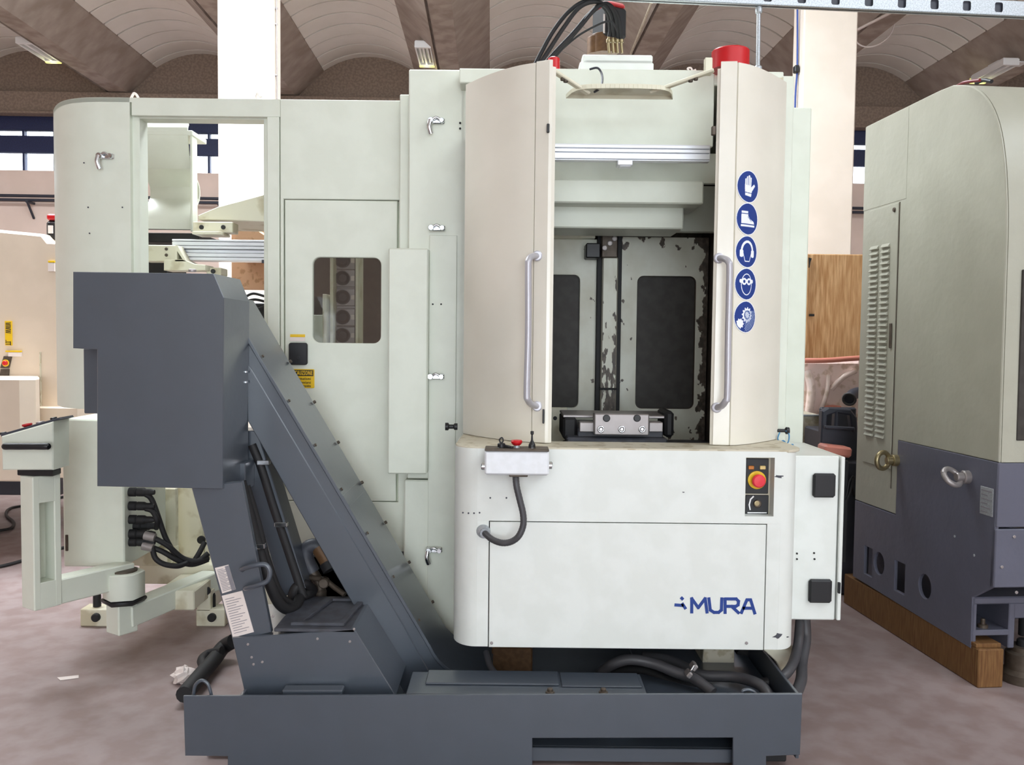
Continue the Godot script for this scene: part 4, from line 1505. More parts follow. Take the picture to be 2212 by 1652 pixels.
	bb(st, Vector3(ox1, 0.498, zt - 0.03), Vector3(-1.0706, yo, zt), 0.002)
	plate(st, [Vector2(-1.0695, zt - 0.001)] + plan + [Vector2(-2.2209, -4.4), Vector2(ox0 - 0.14, -4.4), Vector2(ox0, -4.14), Vector2(-1.0695, -4.14)], [], "y", ytop - 0.02, ytop + 0.0006)
	put(st, "cabinet_frame", M.cream, mc)
	st = S()
	bb(st, Vector3(ox0 - 0.01, 1.1673, zt - 0.12), Vector3(ox0 + 0.028, yo, zt - 0.028), 0.003)
	bb(st, Vector3(ox1 - 0.024, 0.9128, zt - 0.12), Vector3(ox1 + 0.01, yo, zt - 0.028), 0.003)
	bb(st, Vector3(ox0 - 0.01, yo - 0.006, zt - 0.12), Vector3(ox1 + 0.01, yo + 0.03, zt - 0.028), 0.003)
	put(st, "frame_flange", M.cream, mc)
	for p in [Vector3(-1.7449, 1.8497, -4.1), Vector3(-1.1588, 1.8518, -4.1)]:
		st = S()
		bb(st, p + Vector3(-0.006, -0.008, 0), p + Vector3(0.006, 0.008, 0.006), 0.001)
		put(st, "door_sensor", M.bin, mc)
	for p in [Vector3(-1.9434, 2.0848, -4.05), Vector3(-1.7869, 2.0865, -4.05), Vector3(-1.9384, 1.9673, -4.05), Vector3(-1.9599, 2.2855, -4.05)]:
		st = S()
		knob(st, p, Vector3.BACK, 0.0035, 0.002)
		put(st, "screw", M.bin, mc)
	st = S()
	tube(st, [Vector3(-1.8064, 2.619, -4.2), Vector3(-1.7931, 2.6406, -4.2), Vector3(-1.7801, 2.6322, -4.2), Vector3(-1.7737, 2.6193, -4.2)], 0.006, 6)
	put(st, "roof_wire", M.paper, mc)
	st = S()
	tube(st, [Vector3(-1.22, 2.6232, -4.2), Vector3(-1.2134, 2.6469, -4.2), Vector3(-1.2025, 2.632, -4.2), Vector3(-1.1916, 2.6342, -4.2)], 0.005, 6)
	put(st, "roof_wire", M.paper, mc)
	# gear seen through the frame
	st = S()
	var gp := [Vector2(-5.04, 2.6574)]
	gp = []
	for q in [[281, 5.0], [300, 4.98], [360, 5.02], [378, 5.08], [400, 5.16], [430, 5.16], [460, 5.08], [503, 5.02]]:
		gp.append(Vector2(-q[1], 1.5 + (732.0 - q[0]) / 1900.0 * 5.0))
	plate(st, sheet(curve(gp, 3), -0.01), [], "x", -2.1135, -1.8267)
	bb(st, Vector3(-1.8166, 2.0912, -5.06), Vector3(-1.8036, 2.6517, -4.98), 0.002)
	bb(st, Vector3(-2.0981, 2.6223, -5.2), Vector3(-1.7983, 2.6504, -4.97), 0.003)
	put(st, "curved_guard", M.cream, mc)
	st = S()
	bb(st, Vector3(-2.0995, 2.0217, -5.2), Vector3(-1.7407, 2.0726, -4.9), 0.003)
	put(st, "slide_cover", M.rubber, mc)
	st = S()
	bb(st, Vector3(-2.1012, 1.8242, -5.2), Vector3(-1.9215, 1.911, -4.9), 0.003)
	put(st, "slide_cover", M.rubber, mc)
	st = S()
	plate(st, [Vector2(-1.7095, 2.1574), Vector2(-1.604, 2.2033), Vector2(-1.3532, 2.273), Vector2(-1.3486, 2.1289), Vector2(-1.7096, 2.135)], [], "z", -5.3, -4.8, 0.004)
	put(st, "sloped_cover", M.cream_used, mc)
	st = S()
	bb(st, Vector3(-1.7194, 2.0602, -4.85), Vector3(-1.5059, 2.1169, -4.75), 0.004)
	bb(st, Vector3(-1.7064, 2.0442, -4.85), Vector3(-1.5516, 2.0588, -4.7), 0.002)
	put(st, "arm_bracket", M.cream_used, mc)
	for p in [Vector3(-1.6722, 2.0867, -4.75), Vector3(-1.5555, 2.088, -4.75), Vector3(-1.5877, 1.8475, -4.68)]:
		st = S()
		knob(st, p, Vector3.BACK, 0.012, 0.008)
		put(st, "bracket_bolt", M.black, mc)
	for b in [[523, 527], [528, 536], [537, 543], [544, 551], [552, 560], [561, 568]]:
		st = S()
		var yy: float = 1.5 + (732.0 - b[0]) / 1900.0 * 4.7
		var y2: float = 1.5 + (732.0 - b[1]) / 1900.0 * 4.7
		var deep := 0.02 if b[0] == 544 else 0.0
		bb(st, Vector3(-1.8128, y2, -4.8), Vector3(-1.2766, yy, -4.7 - deep), 0.002)
		put(st, "linear_guide", M.alu, mc)
	st = S()
	bb(st, Vector3(-1.95, 1.8945, -4.75), Vector3(-1.7703, 1.979, -4.64), 0.004)
	plate(st, [Vector2(-1.8258, 1.9028), Vector2(-1.7242, 1.9039), Vector2(-1.6663, 1.8804), Vector2(-1.6083, 1.8763), Vector2(-1.6084, 1.8474), Vector2(-1.8263, 1.845)], [], "z", -4.75, -4.62, 0.003)
	plate(st, [Vector2(-1.7668, 1.9758), Vector2(-1.7547, 1.9759), Vector2(-1.7072, 1.8926), Vector2(-1.7674, 1.892)], [[Vector2(-1.755, 1.9448), Vector2(-1.7264, 1.902), Vector2(-1.7553, 1.9017)]], "z", -4.7, -4.62, 0.001)
	bb(st, Vector3(-1.6279, 1.8287, -4.8), Vector3(-1.5493, 1.8678, -4.69), 0.004)
	put(st, "gripper_arm", M.cream_used, mc)
	for p in [Vector3(-1.9255, 1.9566, -4.64), Vector3(-1.9258, 1.9252, -4.64), Vector3(-1.8187, 1.9578, -4.64), Vector3(-1.819, 1.9264, -4.64)]:
		st = S()
		knob(st, p, Vector3.BACK, 0.008, 0.006)
		put(st, "arm_screw", M.bare, mc)
	st = S()
	bb(st, Vector3(-1.9761, 1.8373, -6.3), Vector3(-1.6516, 2.3373, -6.2), 0.004)
	plate(st, [Vector2(-1.8642, 2.2647), Vector2(-1.8025, 2.2654), Vector2(-1.6332, 2.1601), Vector2(-1.6335, 2.022), Vector2(-1.8652, 2.0194)], [], "z", -6.2, -5.95)
	put(st, "board", M.tan_board, mc)
	st = S()
	for a in [[Vector3(-1.5711, 1.7416, -5.2), Vector3(-1.5274, 1.7584, -5.2), Vector3(-1.462, 1.7428, -5.2)], [Vector3(-1.5631, 1.7145, -5.2), Vector3(-1.5166, 1.7232, -5.2), Vector3(-1.4539, 1.7103, -5.2)], [Vector3(-1.555, 1.6874, -5.2), Vector3(-1.5141, 1.6661, -5.2), Vector3(-1.454, 1.6885, -5.2)]]:
		tube(st, a, 0.008, 7)
	bb(st, Vector3(-1.6076, 1.4138, -5.4), Vector3(-1.4126, 1.7057, -5.3), 0.004)
	put(st, "cable_bundle", M.rubber, mc)

	# connector cabinet below the frame, its plugs pointing right
	st = S()
	bb(st, Vector3(-2.103, 0.4122, -4.6), Vector3(-1.816, 1.1087, -4.1), 0.006)
	var cc := put(st, "connector_cabinet", M.cream, mc)
	st = S()
	bb(st, Vector3(-2.0927, 0.487, -4.102), Vector3(-2.0796, 0.564, -4.095), 0.002)
	put(st, "cabinet_latch", M.bare, cc)
	st = S()
	bb(st, Vector3(-2.0565, 0.3671, -4.68), Vector3(-1.7805, 0.6927, -4.64), 0.003)
	bb(st, Vector3(-1.9966, 0.3139, -4.66), Vector3(-1.7715, 0.3866, -4.5), 0.003)
	put(st, "connector_plate", M.cream_used, cc)
	for q in [[1067, 0.0, 0], [1098, 0.0, 0], [1128, 0.0, 0], [1147, 0.05, 1], [1160, 0.0, 1], [1178, 0.0, 1]]:
		st = S()
		var p: Vector3 = Vector3(-1.816, 0.759, -4.1) + Vector3(0, -(q[0] - 1067) * 4.1 / 1900.0, -0.06 - q[1])
		lathe(st, along(p, Vector3.RIGHT), [Vector2(0, 0), Vector2(0.022, 0), Vector2(0.022, 0.03), Vector2(0.018, 0.035), Vector2(0.021, 0.04), Vector2(0.021, 0.07), Vector2(0.016, 0.08), Vector2(0.016, 0.1), Vector2(0.011, 0.12), Vector2(0, 0.12)], 14)
		put(st, "plug", M.rubber, cc)
	for p in [Vector3(-1.7211, 0.5491, -4.15), Vector3(-1.7303, 0.5, -4.15)]:
		st = S()
		tube(st, [p + Vector3(-0.02, 0.004, 0), p + Vector3(0.03, -0.006, 0)], 0.021, 12)
		put(st, "plug_sleeve", M.steel, cc)
	for t in [[Vector3(-1.7389, 0.7494, -4.16), Vector3(-1.7145, 0.7234, -4.17), Vector3(-1.6883, 0.6391, -4.18), Vector3(-1.6571, 0.5228, -4.2), Vector3(-1.6028, 0.4259, -4.22), Vector3(-1.542, 0.3985, -4.25), Vector3(-1.4912, 0.4325, -4.3)], [Vector3(-1.7395, 0.6804, -4.16), Vector3(-1.7065, 0.6674, -4.16), Vector3(-1.6848, 0.6209, -4.16), Vector3(-1.7057, 0.5786, -4.2)], [Vector3(-1.7407, 0.5422, -4.16), Vector3(-1.6966, 0.536, -4.16), Vector3(-1.6383, 0.4939, -4.18), Vector3(-1.5871, 0.4283, -4.22), Vector3(-1.5306, 0.4055, -4.25), Vector3(-1.4913, 0.4094, -4.3)], [Vector3(-1.7411, 0.502, -4.16), Vector3(-1.6679, 0.4736, -4.17), Vector3(-1.602, 0.4219, -4.2), Vector3(-1.5533, 0.3892, -4.25), Vector3(-1.4914, 0.4025, -4.3)], [Vector3(-1.7039, 0.4891, -4.15), Vector3(-1.687, 0.4472, -4.14), Vector3(-1.6493, 0.4161, -4.15), Vector3(-1.5946, 0.4, -4.18), Vector3(-1.5648, 0.4059, -4.22)], [Vector3(-1.5538, 0.3955, -4.27), Vector3(-1.5369, 0.432, -4.3), Vector3(-1.5267, 0.4737, -4.35)]]:
		st = S()
		tube(st, t, 0.013, 9)
		put(st, "plug_cable", M.rubber, cc)
	# legs and rails of the magazine base
	st = S()
	bb(st, Vector3(-1.9719, 0.185, -4.9), Vector3(-1.4797, 0.2946, -4.62), 0.006)
	put(st, "base_rail", M.cream_used, mc)
	st = S()
	bb(st, Vector3(-1.7494, 0.1455, -4.7), Vector3(-1.5613, 0.2431, -4.3), 0.006)
	put(st, "base_rail", M.cream_used, mc)
	st = S()
	bb(st, Vector3(-1.7283, 0.1928, -4.9), Vector3(-1.4858, 0.4611, -4.8), 0.006)
	put(st, "base_rail", M.cream_used, mc)
	st = S()
	bb(st, Vector3(-1.6219, 0.0792, -4.7), Vector3(-1.5499, 0.1863, -4.5), 0.004)
	put(st, "base_rail", M.cream_used, mc)
	for f in [Vector3(-2.1417, 0.0308, -4.48), Vector3(-1.5505, 0.0358, -4.5)]:
		st = S()
		bb(st, Vector3(f.x - 0.075, 0.0, f.z - 0.1), Vector3(f.x + 0.075, 0.09, f.z), 0.004)
		put(st, "foot_pad", M.cream_used, mc)
		st = S()
		knob(st, Vector3(f.x + 0.01, 0.05, f.z), Vector3.BACK, 0.022, 0.02)
		knob(st, Vector3(f.x - 0.01, 0.09, f.z - 0.05), Vector3.UP, 0.02, 0.07)
		put(st, "levelling_bolt", M.rubber, mc)
	for p in [Vector3(-1.7039, 0.2083, -4.6), Vector3(-1.6822, 0.397, -4.75), Vector3(-1.5688, 0.1889, -4.5)]:
		st = S()
		knob(st, p, Vector3.BACK, 0.022, 0.015)
		put(st, "base_bolt", M.rubber, mc)
	st = S()
	bb(st, Vector3(-1.1217, 0.473, -4.3), Vector3(-0.5088, 0.727, -4.12), 0.006)
	put(st, "magazine_plinth", M.cream_used, mc)
	st = S()
	bb(st, Vector3(-1.2403, -0.0837, -4.4), Vector3(-0.5062, 0.4279, -4.3), 0.006)
	put(st, "magazine_plinth", M.cream_used, mc)
	st = S()
	bb(st, Vector3(-1.9059, 0.1961, -4.85), Vector3(-1.6823, 0.678, -4.78), 0.006)
	put(st, "magazine_plinth", M.cream_used, mc)
	st = S()
	bb(st, Vector3(-0.5253, 0.4889, -4.1), Vector3(-0.4827, 0.5147, -4), 0.003)
	put(st, "plinth_corner", M.bin, mc)
	# yellow strip of board behind the plinth
	st = S()
	bb(st, Vector3(-1.0941, 0.7748, -4.04), Vector3(-1.0642, 0.8392, -4.02), 0.001)
	put(st, "label_strip", M.yellow, mc)

# ---------------------------------------------------------------- operator console on its swing arm
func console() -> void:
	var o := thing("operator_console", "cream operator console with black grab handle on a slotted swing-arm post", "console", Vector3(-1.95, 0.2, -3.8))
	var st := S()
	var prof := [Vector2(-2.1548, 1.0719), Vector2(-1.9348, 1.1371), Vector2(-1.9376, 0.9307), Vector2(-2.1532, 0.9283)]
	plate(st, prof, [], "z", -3.84, -3.7, 0.005)
	put(st, "console_box", M.cream, o)
	st = S()
	plate(st, [Vector2(-2.1644, 1.0796), Vector2(-1.915, 1.153), Vector2(-1.9092, 1.1452), Vector2(-2.1607, 1.0679)], [], "z", -3.83, -3.71, 0.002)
	var top := put(st, "key_panel", M.bin, o)
	st = S()
	knob(st, Vector3(-2.0758, 1.1021, -3.76), Vector3(-0.2, 1, 0), 0.012, 0.012)
	lathe(st, along(Vector3(-2.0757, 1.1081, -3.76), Vector3(-0.2, 1, 0)), [Vector2(0, 0), Vector2(0.014, 0), Vector2(0.021, 0.006), Vector2(0.02, 0.012), Vector2(0, 0.014)], 16)
	put(st, "stop_button", M.red, top)
	st = S()
	knob(st, Vector3(-2.0199, 1.1227, -3.76), Vector3(-0.2, 1, 0), 0.017, 0.008)
	put(st, "feed_dial", M.steel, top)
	st = S()
	knob(st, Vector3(-1.9621, 1.1393, -3.76), Vector3(-0.2, 1, 0), 0.014, 0.01)
	put(st, "selector", M.black, top)
	st = S()
	knob(st, Vector3(-2.1796, 1.0731, -3.76), Vector3(-0.2, 1, 0), 0.014, 0.01)
	put(st, "selector", M.black, top)
	st = S()
	tube(st, [Vector3(-2.1379, 1.0289, -3.7), Vector3(-2.1147, 1.0339, -3.66), Vector3(-2.0935, 1.0354, -3.65), Vector3(-1.9468, 1.037, -3.65), Vector3(-1.9405, 1.0359, -3.66), Vector3(-1.9617, 1.0308, -3.7)], 0.0135, 12, 3, 0.05)
	put(st, "grab_handle", M.black, o)
	st = S()
	plate(st, [Vector2(-2.0998, -3.72), Vector2(-1.9388, -3.7), Vector2(-1.9449, -3.78), Vector2(-2.1185, -3.85)], [], "y", 0.903, 0.9288, 0.003)
	put(st, "swivel_plate", M.black, o)
	# the arm assembly is turned: the post shows a narrow left and a wide right face
	var p0 := Vector3(-2.0428, 0.5934, -3.74)
	var p1 := Vector3(-1.8227, 0.5155, -4.08)
	var dir := Vector3(p1.x - p0.x, 0, p1.z - p0.z)
	var ln := dir.length()
	dir = dir.normalized()
	var b := Basis(dir, Vector3.UP, dir.cross(Vector3.UP))
	var base := Vector3(p0.x, 0, p0.z)
	var t := Transform3D(b, base)
	var yb := 0.3273
	var yt := 0.9017
	st = S()
	for s in [-1.0, 1.0]:
		obox(st, Transform3D(b, t * Vector3(0.03 + s * 0.046, (yb + yt) / 2, 0)), Vector3(0.03, yt - yb, 0.1), 0.004)
	var ys0 := 0.4427
	var ys1 := 0.7862
	obox(st, Transform3D(b, t * Vector3(0.03, (yb + ys0) / 2, 0)), Vector3(0.07, ys0 - yb, 0.099), 0.002)
	obox(st, Transform3D(b, t * Vector3(0.03, (yt + ys1) / 2, 0)), Vector3(0.07, yt - ys1, 0.099), 0.002)
	obox(st, Transform3D(b, t * Vector3(0.03, (ys0 + ys1) / 2, -0.035)), Vector3(0.07, ys1 - ys0, 0.02), 0.002)
	put(st, "slotted_post", M.cream, o)
	st = S()
	obox(st, Transform3D(b, t * Vector3(ln * 0.5 + 0.05, yb + 0.055, 0)), Vector3(ln - 0.02, 0.11, 0.09), 0.005)
	put(st, "swing_arm", M.cream, o)
	var c := Vector3(-1.8026, 0.3412, -4.06)
	st = S()
	lathe(st, Transform3D(Basis(Vector3.UP, 0.3), Vector3(c.x, 0.2842, c.z)), [Vector2(0, 0), Vector2(0.092, 0), Vector2(0.092, 0.115), Vector2(0.088, 0.12), Vector2(0, 0.12)], 6)
	put(st, "pivot_head", M.cream, o)
	st = S()
	knob(st, Vector3(c.x, 0.4025, c.z), Vector3.UP, 0.06, 0.012)
	put(st, "pivot_cap", M.bare, o)
	st = S()
	lathe(st, Transform3D(Basis(Vector3.UP, 0.3), Vector3(c.x, 0.2579, c.z)), [Vector2(0, 0), Vector2(0.088, 0), Vector2(0.1, 0.012), Vector2(0.1, 0.022), Vector2(0, 0.022)], 6)
	put(st, "pivot_ring", M.black, o)
	st = S()
	obox(st, Transform3D(b, Vector3(c.x - 0.01, (0.2579 + 0.1172) / 2, c.z)), Vector3(0.1, 0.2579 - 0.1172, 0.1), 0.005)
	bar(st, Vector3(c.x, 0.192, c.z), Vector3(c.x + 0.22, 0.192 + 0.02, -4.62), 0.1, 0.1, 0.005)
	put(st, "pivot_bracket", M.cream, o)

# ---------------------------------------------------------------- chip conveyor
func conveyor() -> void:
	var o := thing("chip_conveyor", "slate-grey chip conveyor rising from the tank to a boxy hood", "conveyor", Vector3(-0.9, 0.2, -3.4))
	var st := S()
	# discharge hood
	plate(st, [Vector2(-1.5438, 1.7232), Vector2(-1.0501, 1.7221), Vector2(-1.0147, 1.6383), Vector2(-1.0228, 0.9619), Vector2(-1.4681, 0.9669), Vector2(-1.4625, 1.4514), Vector2(-1.5473, 1.4553)], [], "z", -3.40, -3.10, 0.002)
	var hood := put(st, "hood", M.slate, o)
	st = S()
	bb(st, Vector3(-1.5697, 1.2147, -3.4), Vector3(-1.5137, 1.4526, -3.22), 0.003)
	put(st, "hood_return", M.slate, hood)
	for p in [Vector3(-1.0263, 1.3682, -3.37), Vector3(-1.0265, 1.3291, -3.37)]:
		st = S()
		bb(st, p + Vector3(-0.012, -0.004, -0.01), p + Vector3(0.012, 0.004, 0.01), 0.001)
		put(st, "hood_clip", M.chrome, hood)
	st = S()
	knob(st, Vector3(-1.1792, 1.7388, -3.25), Vector3.UP, 0.014, 0.01)
	put(st, "hood_eye", M.steel, hood)
	st = S()
	plate(st, [Vector2(-1.2397, 1.1148), Vector2(-1.1627, 1.1156), Vector2(-1.1627, 1.114), Vector2(-1.2398, 1.1131)], [], "z", -3.1, -3.0995)
	plate(st, [Vector2(-1.2164, 1.1644), Vector2(-1.1542, 1.1634), Vector2(-1.1542, 1.1621), Vector2(-1.2164, 1.1627)], [], "z", -3.1, -3.0995)
	put(st, "scratch", M.slate, hood)
	# inclined trough
	var body := [Vector2(-1.1378, 1.6781), Vector2(-1.0207, 1.4834), Vector2(-0.6006, 0.7774), Vector2(-0.3176, 0.2963), Vector2(-0.2808, 0.2376), Vector2(-0.2259, 0.1919), Vector2(-0.0673, 0.1678), Vector2(-0.0666, 0.101), Vector2(-0.413, 0.1138), Vector2(-1.1392, 1.3891)]
	st = S()
	plate(st, body, [], "z", -3.76, -3.40, 0.003)
	put(st, "trough", M.slate, o)
	st = S()
	plate(st, [Vector2(-1.021, 1.3994), Vector2(-1.005, 1.3763), Vector2(-0.4327, 0.413), Vector2(-0.2986, 0.1744), Vector2(-0.2893, 0.1505), Vector2(-0.362, 0.1107), Vector2(-0.413, 0.1138), Vector2(-1.0218, 1.1785)], [], "z", -3.402, -3.394, 0.003)
	put(st, "edge_rail", M.slate, o)
	# lid on the upper side
	var edge := [Vector2(-1.1201, 1.6516), Vector2(-1.0207, 1.4834), Vector2(-0.6006, 0.7774), Vector2(-0.3176, 0.2963), Vector2(-0.301, 0.2651), Vector2(-0.2808, 0.2376), Vector2(-0.257, 0.2138), Vector2(-0.2259, 0.1919), Vector2(-0.1803, 0.1776), Vector2(-0.0673, 0.1678)]
	st = S()
	plate(st, sheet(edge, -0.012), [], "z", -3.775, -3.392, 0.001)
	put(st, "lid", M.slate, o)
	for k in 7:
		st = S()
		var u := k / 6.0
		var p: Vector3 = Vector3(-0.978, 1.4231, -3.4).lerp(Vector3(-0.3636, 0.3898, -3.4), u)
		var n := Vector3(0.86, 0.5, 0)
		knob(st, p + n * 0.008 + Vector3(0, 0, -0.02), n, 0.006, 0.006, 0.2, 8)
		knob(st, p + n * 0.008 + Vector3(0.02, -0.03, -0.36), n, 0.007, 0.01, 0.2, 8)
		put(st, "lid_screw", M.bare, o)
	st = S()
	var sm: Vector3 = Vector3(-0.6513, 0.8623, -3.4)
	obox(st, Transform3D(Basis(Vector3.BACK, -1.035), sm + Vector3(0.0, 0.0, -0.18) + Vector3(0.86, 0.5, 0) * 0.012), Vector3(0.05, 0.004, 0.375), 0.001)
	put(st, "lid_joint", M.slate, o)
	# leaning discharge leg under the hood, with two labels and a grip
	st = S()
	plate(st, [Vector2(-1.1418, 0.9671), Vector2(-0.9615, 0.9858), Vector2(-0.8568, 0.4399), Vector2(-0.9953, 0.4079)], [], "z", -3.15, -3.12, 0.003)
	var leg := put(st, "leaning_leg", M.slate, o)
	st = S()
	tube(st, [Vector3(-0.9594, 0.6681, -3.12), Vector3(-0.947, 0.6821, -3.08), Vector3(-0.9067, 0.6976, -3.06), Vector3(-0.8627, 0.7031, -3.06), Vector3(-0.8448, 0.6802, -3.06), Vector3(-0.853, 0.6455, -3.06), Vector3(-0.8906, 0.6286, -3.06), Vector3(-0.9342, 0.6125, -3.08), Vector3(-0.9463, 0.6009, -3.12)], 0.009, 9)
	put(st, "grip", M.slate, leg)
	for q in [[[Vector2(-1.0573, 0.6737), Vector2(-1.0091, 0.686), Vector2(-0.9829, 0.5972), Vector2(-1.0312, 0.5815)], 0], [[Vector2(-1.0329, 0.573), Vector2(-0.9596, 0.5924), Vector2(-0.9185, 0.4426), Vector2(-0.9936, 0.4215)], 1]]:
		st = S()
		plate(st, q[0], [], "z", -3.12, -3.117)
		var lb := put(st, "label_plate", M.paper, leg)
		var a: Array = q[0]
		st = S()
		for k in 15:
			var u := 0.1 + k * 0.058
			if u > 0.92: continue
			var s0: Vector2 = a[0].lerp(a[3], u)
			var s1: Vector2 = a[1].lerp(a[2], u)
			stroke(st, [s0.lerp(s1, 0.12), s0.lerp(s1, 0.55 + 0.3 * ((k * 5) % 3) / 2.0)], 0.0018, -3.1168)
		if q[1] == 0:
			stroke(st, [a[1].lerp(a[0], 0.14).lerp(a[2], 0.08), a[1].lerp(a[0], 0.14).lerp(a[2].lerp(a[3], 0.14), 0.95)], 0.014, -3.1165)
		put(st, "label_print", M.print_grey, lb)
	st = S()
	plate(st, [Vector2(-1.0839, 1.1361), Vector2(-0.9918, 1.1371), Vector2(-0.804, 0.5171), Vector2(-0.8952, 0.4791)], [], "z", -3.55, -3.42, 0.003)
	put(st, "support_leg", M.slate, o)
	st = S()
	bb(st, Vector3(-1.0554, 0.9207, -3.42), Vector3(-1.0029, 1.0263, -3.3), 0.003)
	put(st, "leg_cover", M.slate, o)
	# hoses strapped to the legs
	for h in [[[Vector3(-0.9957, 0.9693, -3.22), Vector3(-0.9603, 0.832, -3.22), Vector3(-0.9299, 0.7166, -3.22), Vector3(-0.8925, 0.5991, -3.22), Vector3(-0.8603, 0.4986, -3.26), Vector3(-0.8301, 0.4664, -3.32), Vector3(-0.821, 0.4822, -3.4)], 0.021, "black hose"], [[Vector3(-1.0118, 1.0824, -3.42), Vector3(-0.9759, 0.9919, -3.42), Vector3(-0.9309, 0.8464, -3.42), Vector3(-0.8767, 0.682, -3.42), Vector3(-0.8313, 0.5445, -3.42), Vector3(-0.8113, 0.4801, -3.42)], 0.017, "black hose"], [[Vector3(-0.9905, 0.9438, -3.27), Vector3(-0.9493, 0.8044, -3.27), Vector3(-0.9183, 0.6818, -3.27), Vector3(-0.8794, 0.5561, -3.28), Vector3(-0.8513, 0.4913, -3.32), Vector3(-0.8257, 0.4686, -3.36)], 0.016, "black hose"]]:
		st = S()
		tube(st, h[0], h[1], 10)
		var hz := put(st, "strapped_hose", M.rubber, o)
		hz.set_meta("label", h[2])
	for p in [Vector3(-0.9246, 0.7341, -3.19), Vector3(-0.8967, 0.7704, -3.4), Vector3(-0.9647, 1.013, -3.4)]:
		st = S()
		bb(st, p + Vector3(-0.024, -0.008, -0.03), p + Vector3(0.024, 0.01, 0.0), 0.002)
		put(st, "hose_clip", M.chrome, o)

	# pump tank at the foot of the conveyor
	var k2 := thing("pump_tank", "slate-grey sloping-sided pump tank with a framed lid beside the conveyor foot", "tank", Vector3(-0.75, 0.2, -3.3))
	st = S()
	plate(st, [Vector2(-0.9922, 0.425), Vector2(-0.5533, 0.4635), Vector2(-0.4047, 0.2223), Vector2(-0.9449, 0.2162)], [], "z", -3.5, -3.1, 0.003)
	put(st, "tank_body", M.slate, k2)
	st = S()
	var ft := Vector3(-0.7735, 0.4543, -3.1)
	bb(st, Vector3(-0.8414, ft.y - 0.004, -3.5), Vector3(-0.5532, ft.y + 0.008, -3.1), 0.002)
	put(st, "tank_top", M.grimy, k2)
	st = S()
	var q0 := Vector2(-0.7885, -3.13)
	var q1 := Vector2(-0.5968, -3.46)
	plate(st, [q0, Vector2(q1.x, q0.y), Vector2(q1.x + 0.03, q1.y), Vector2(q0.x + 0.06, q1.y)], [[q0 + Vector2(0.04, -0.03), Vector2(q1.x - 0.02, q0.y - 0.03), Vector2(q1.x + 0.005, q1.y + 0.03), Vector2(q0.x + 0.09, q1.y + 0.03)]], "y", ft.y + 0.008, ft.y + 0.02, 0.002)
	put(st, "lid_frame", M.grimy, k2)
	for p in [Vector3(-0.9343, 0.4037, -3.1), Vector3(-0.9212, 0.3567, -3.1), Vector3(-0.8831, 0.3403, -3.1), Vector3(-0.9146, 0.3315, -3.1), Vector3(-0.6857, 0.4267, -3.1), Vector3(-0.5697, 0.4179, -3.1), Vector3(-0.5549, 0.4635, -3.1), Vector3(-0.8501, 0.5008, -3.12)]:
		st = S()
		knob(st, p, Vector3.BACK, 0.005, 0.003, 0.3, 8)
		put(st, "rivet", M.steel, k2)
	st = S()
	bar(st, Vector3(-0.7965, 0.2527, -3.06), Vector3(-0.5849, 0.2551, -3.06), 0.05, 0.022, 0.004)
	put(st, "foot_bar", M.slate, k2)

	# ball valve and pipe on the pump
	var v := thing("ball_valve", "grimy ball valve with orange-brown sleeve between the conveyor legs", "valve", Vector3(-0.76, 0.5, -3.55))
	st = S()
	tube(st, [Vector3(-0.7777, 0.442, -3.55), Vector3(-0.7778, 0.4957, -3.55), Vector3(-0.8043, 0.5471, -3.55)], 0.022, 12)
	knob(st, Vector3(-0.7777, 0.4382, -3.55), Vector3.UP, 0.03, 0.04)
	put(st, "riser", M.bare, v)
	st = S()
	tube(st, [Vector3(-0.8043, 0.5471, -3.55), Vector3(-0.8307, 0.6041, -3.55), Vector3(-0.8269, 0.6442, -3.55), Vector3(-0.7967, 0.656, -3.55), Vector3(-0.7684, 0.6449, -3.55)], 0.03, 12)
	put(st, "elbow", M.grimy, v)
	st = S()
	tube(st, [Vector3(-0.7779, 0.6486, -3.55), Vector3(-0.7321, 0.5855, -3.53)], 0.033, 14)
	put(st, "sleeve", M.bronze, v)
	st = S()
	tube(st, [Vector3(-0.7396, 0.593, -3.53), Vector3(-0.7225, 0.5654, -3.52)], 0.035, 14)
	put(st, "sleeve_cap", M.rubber, v)
	st = S()
	tube(st, [Vector3(-0.8125, 0.5303, -3.52), Vector3(-0.7482, 0.5289, -3.5), Vector3(-0.6975, 0.5012, -3.48), Vector3(-0.6566, 0.4812, -3.46)], 0.011, 9)
	knob(st, Vector3(-0.82, 0.5264, -3.52), Vector3.LEFT, 0.018, 0.03)
	knob(st, Vector3(-0.7444, 0.5214, -3.5), Vector3.BACK, 0.022, 0.03)
	put(st, "lever", M.bare, v)
	st = S()
	tube(st, [Vector3(-0.855, 0.4796, -3.42), Vector3(-0.8404, 0.5204, -3.42), Vector3(-0.811, 0.5234, -3.45), Vector3(-0.7929, 0.4831, -3.5), Vector3(-0.811, 0.4824, -3.45), Vector3(-0.8405, 0.4687, -3.42)], 0.02, 10)
	put(st, "short_hose", M.rubber, v)
	st = S()
	tube(st, [Vector3(-0.9132, 0.6719, -3.6), Vector3(-0.8922, 0.6702, -3.6), Vector3(-0.8769, 0.6472, -3.6), Vector3(-0.8845, 0.62, -3.6), Vector3(-0.9075, 0.612, -3.6)], 0.01, 8)
	put(st, "lever_loop", M.bin, v)

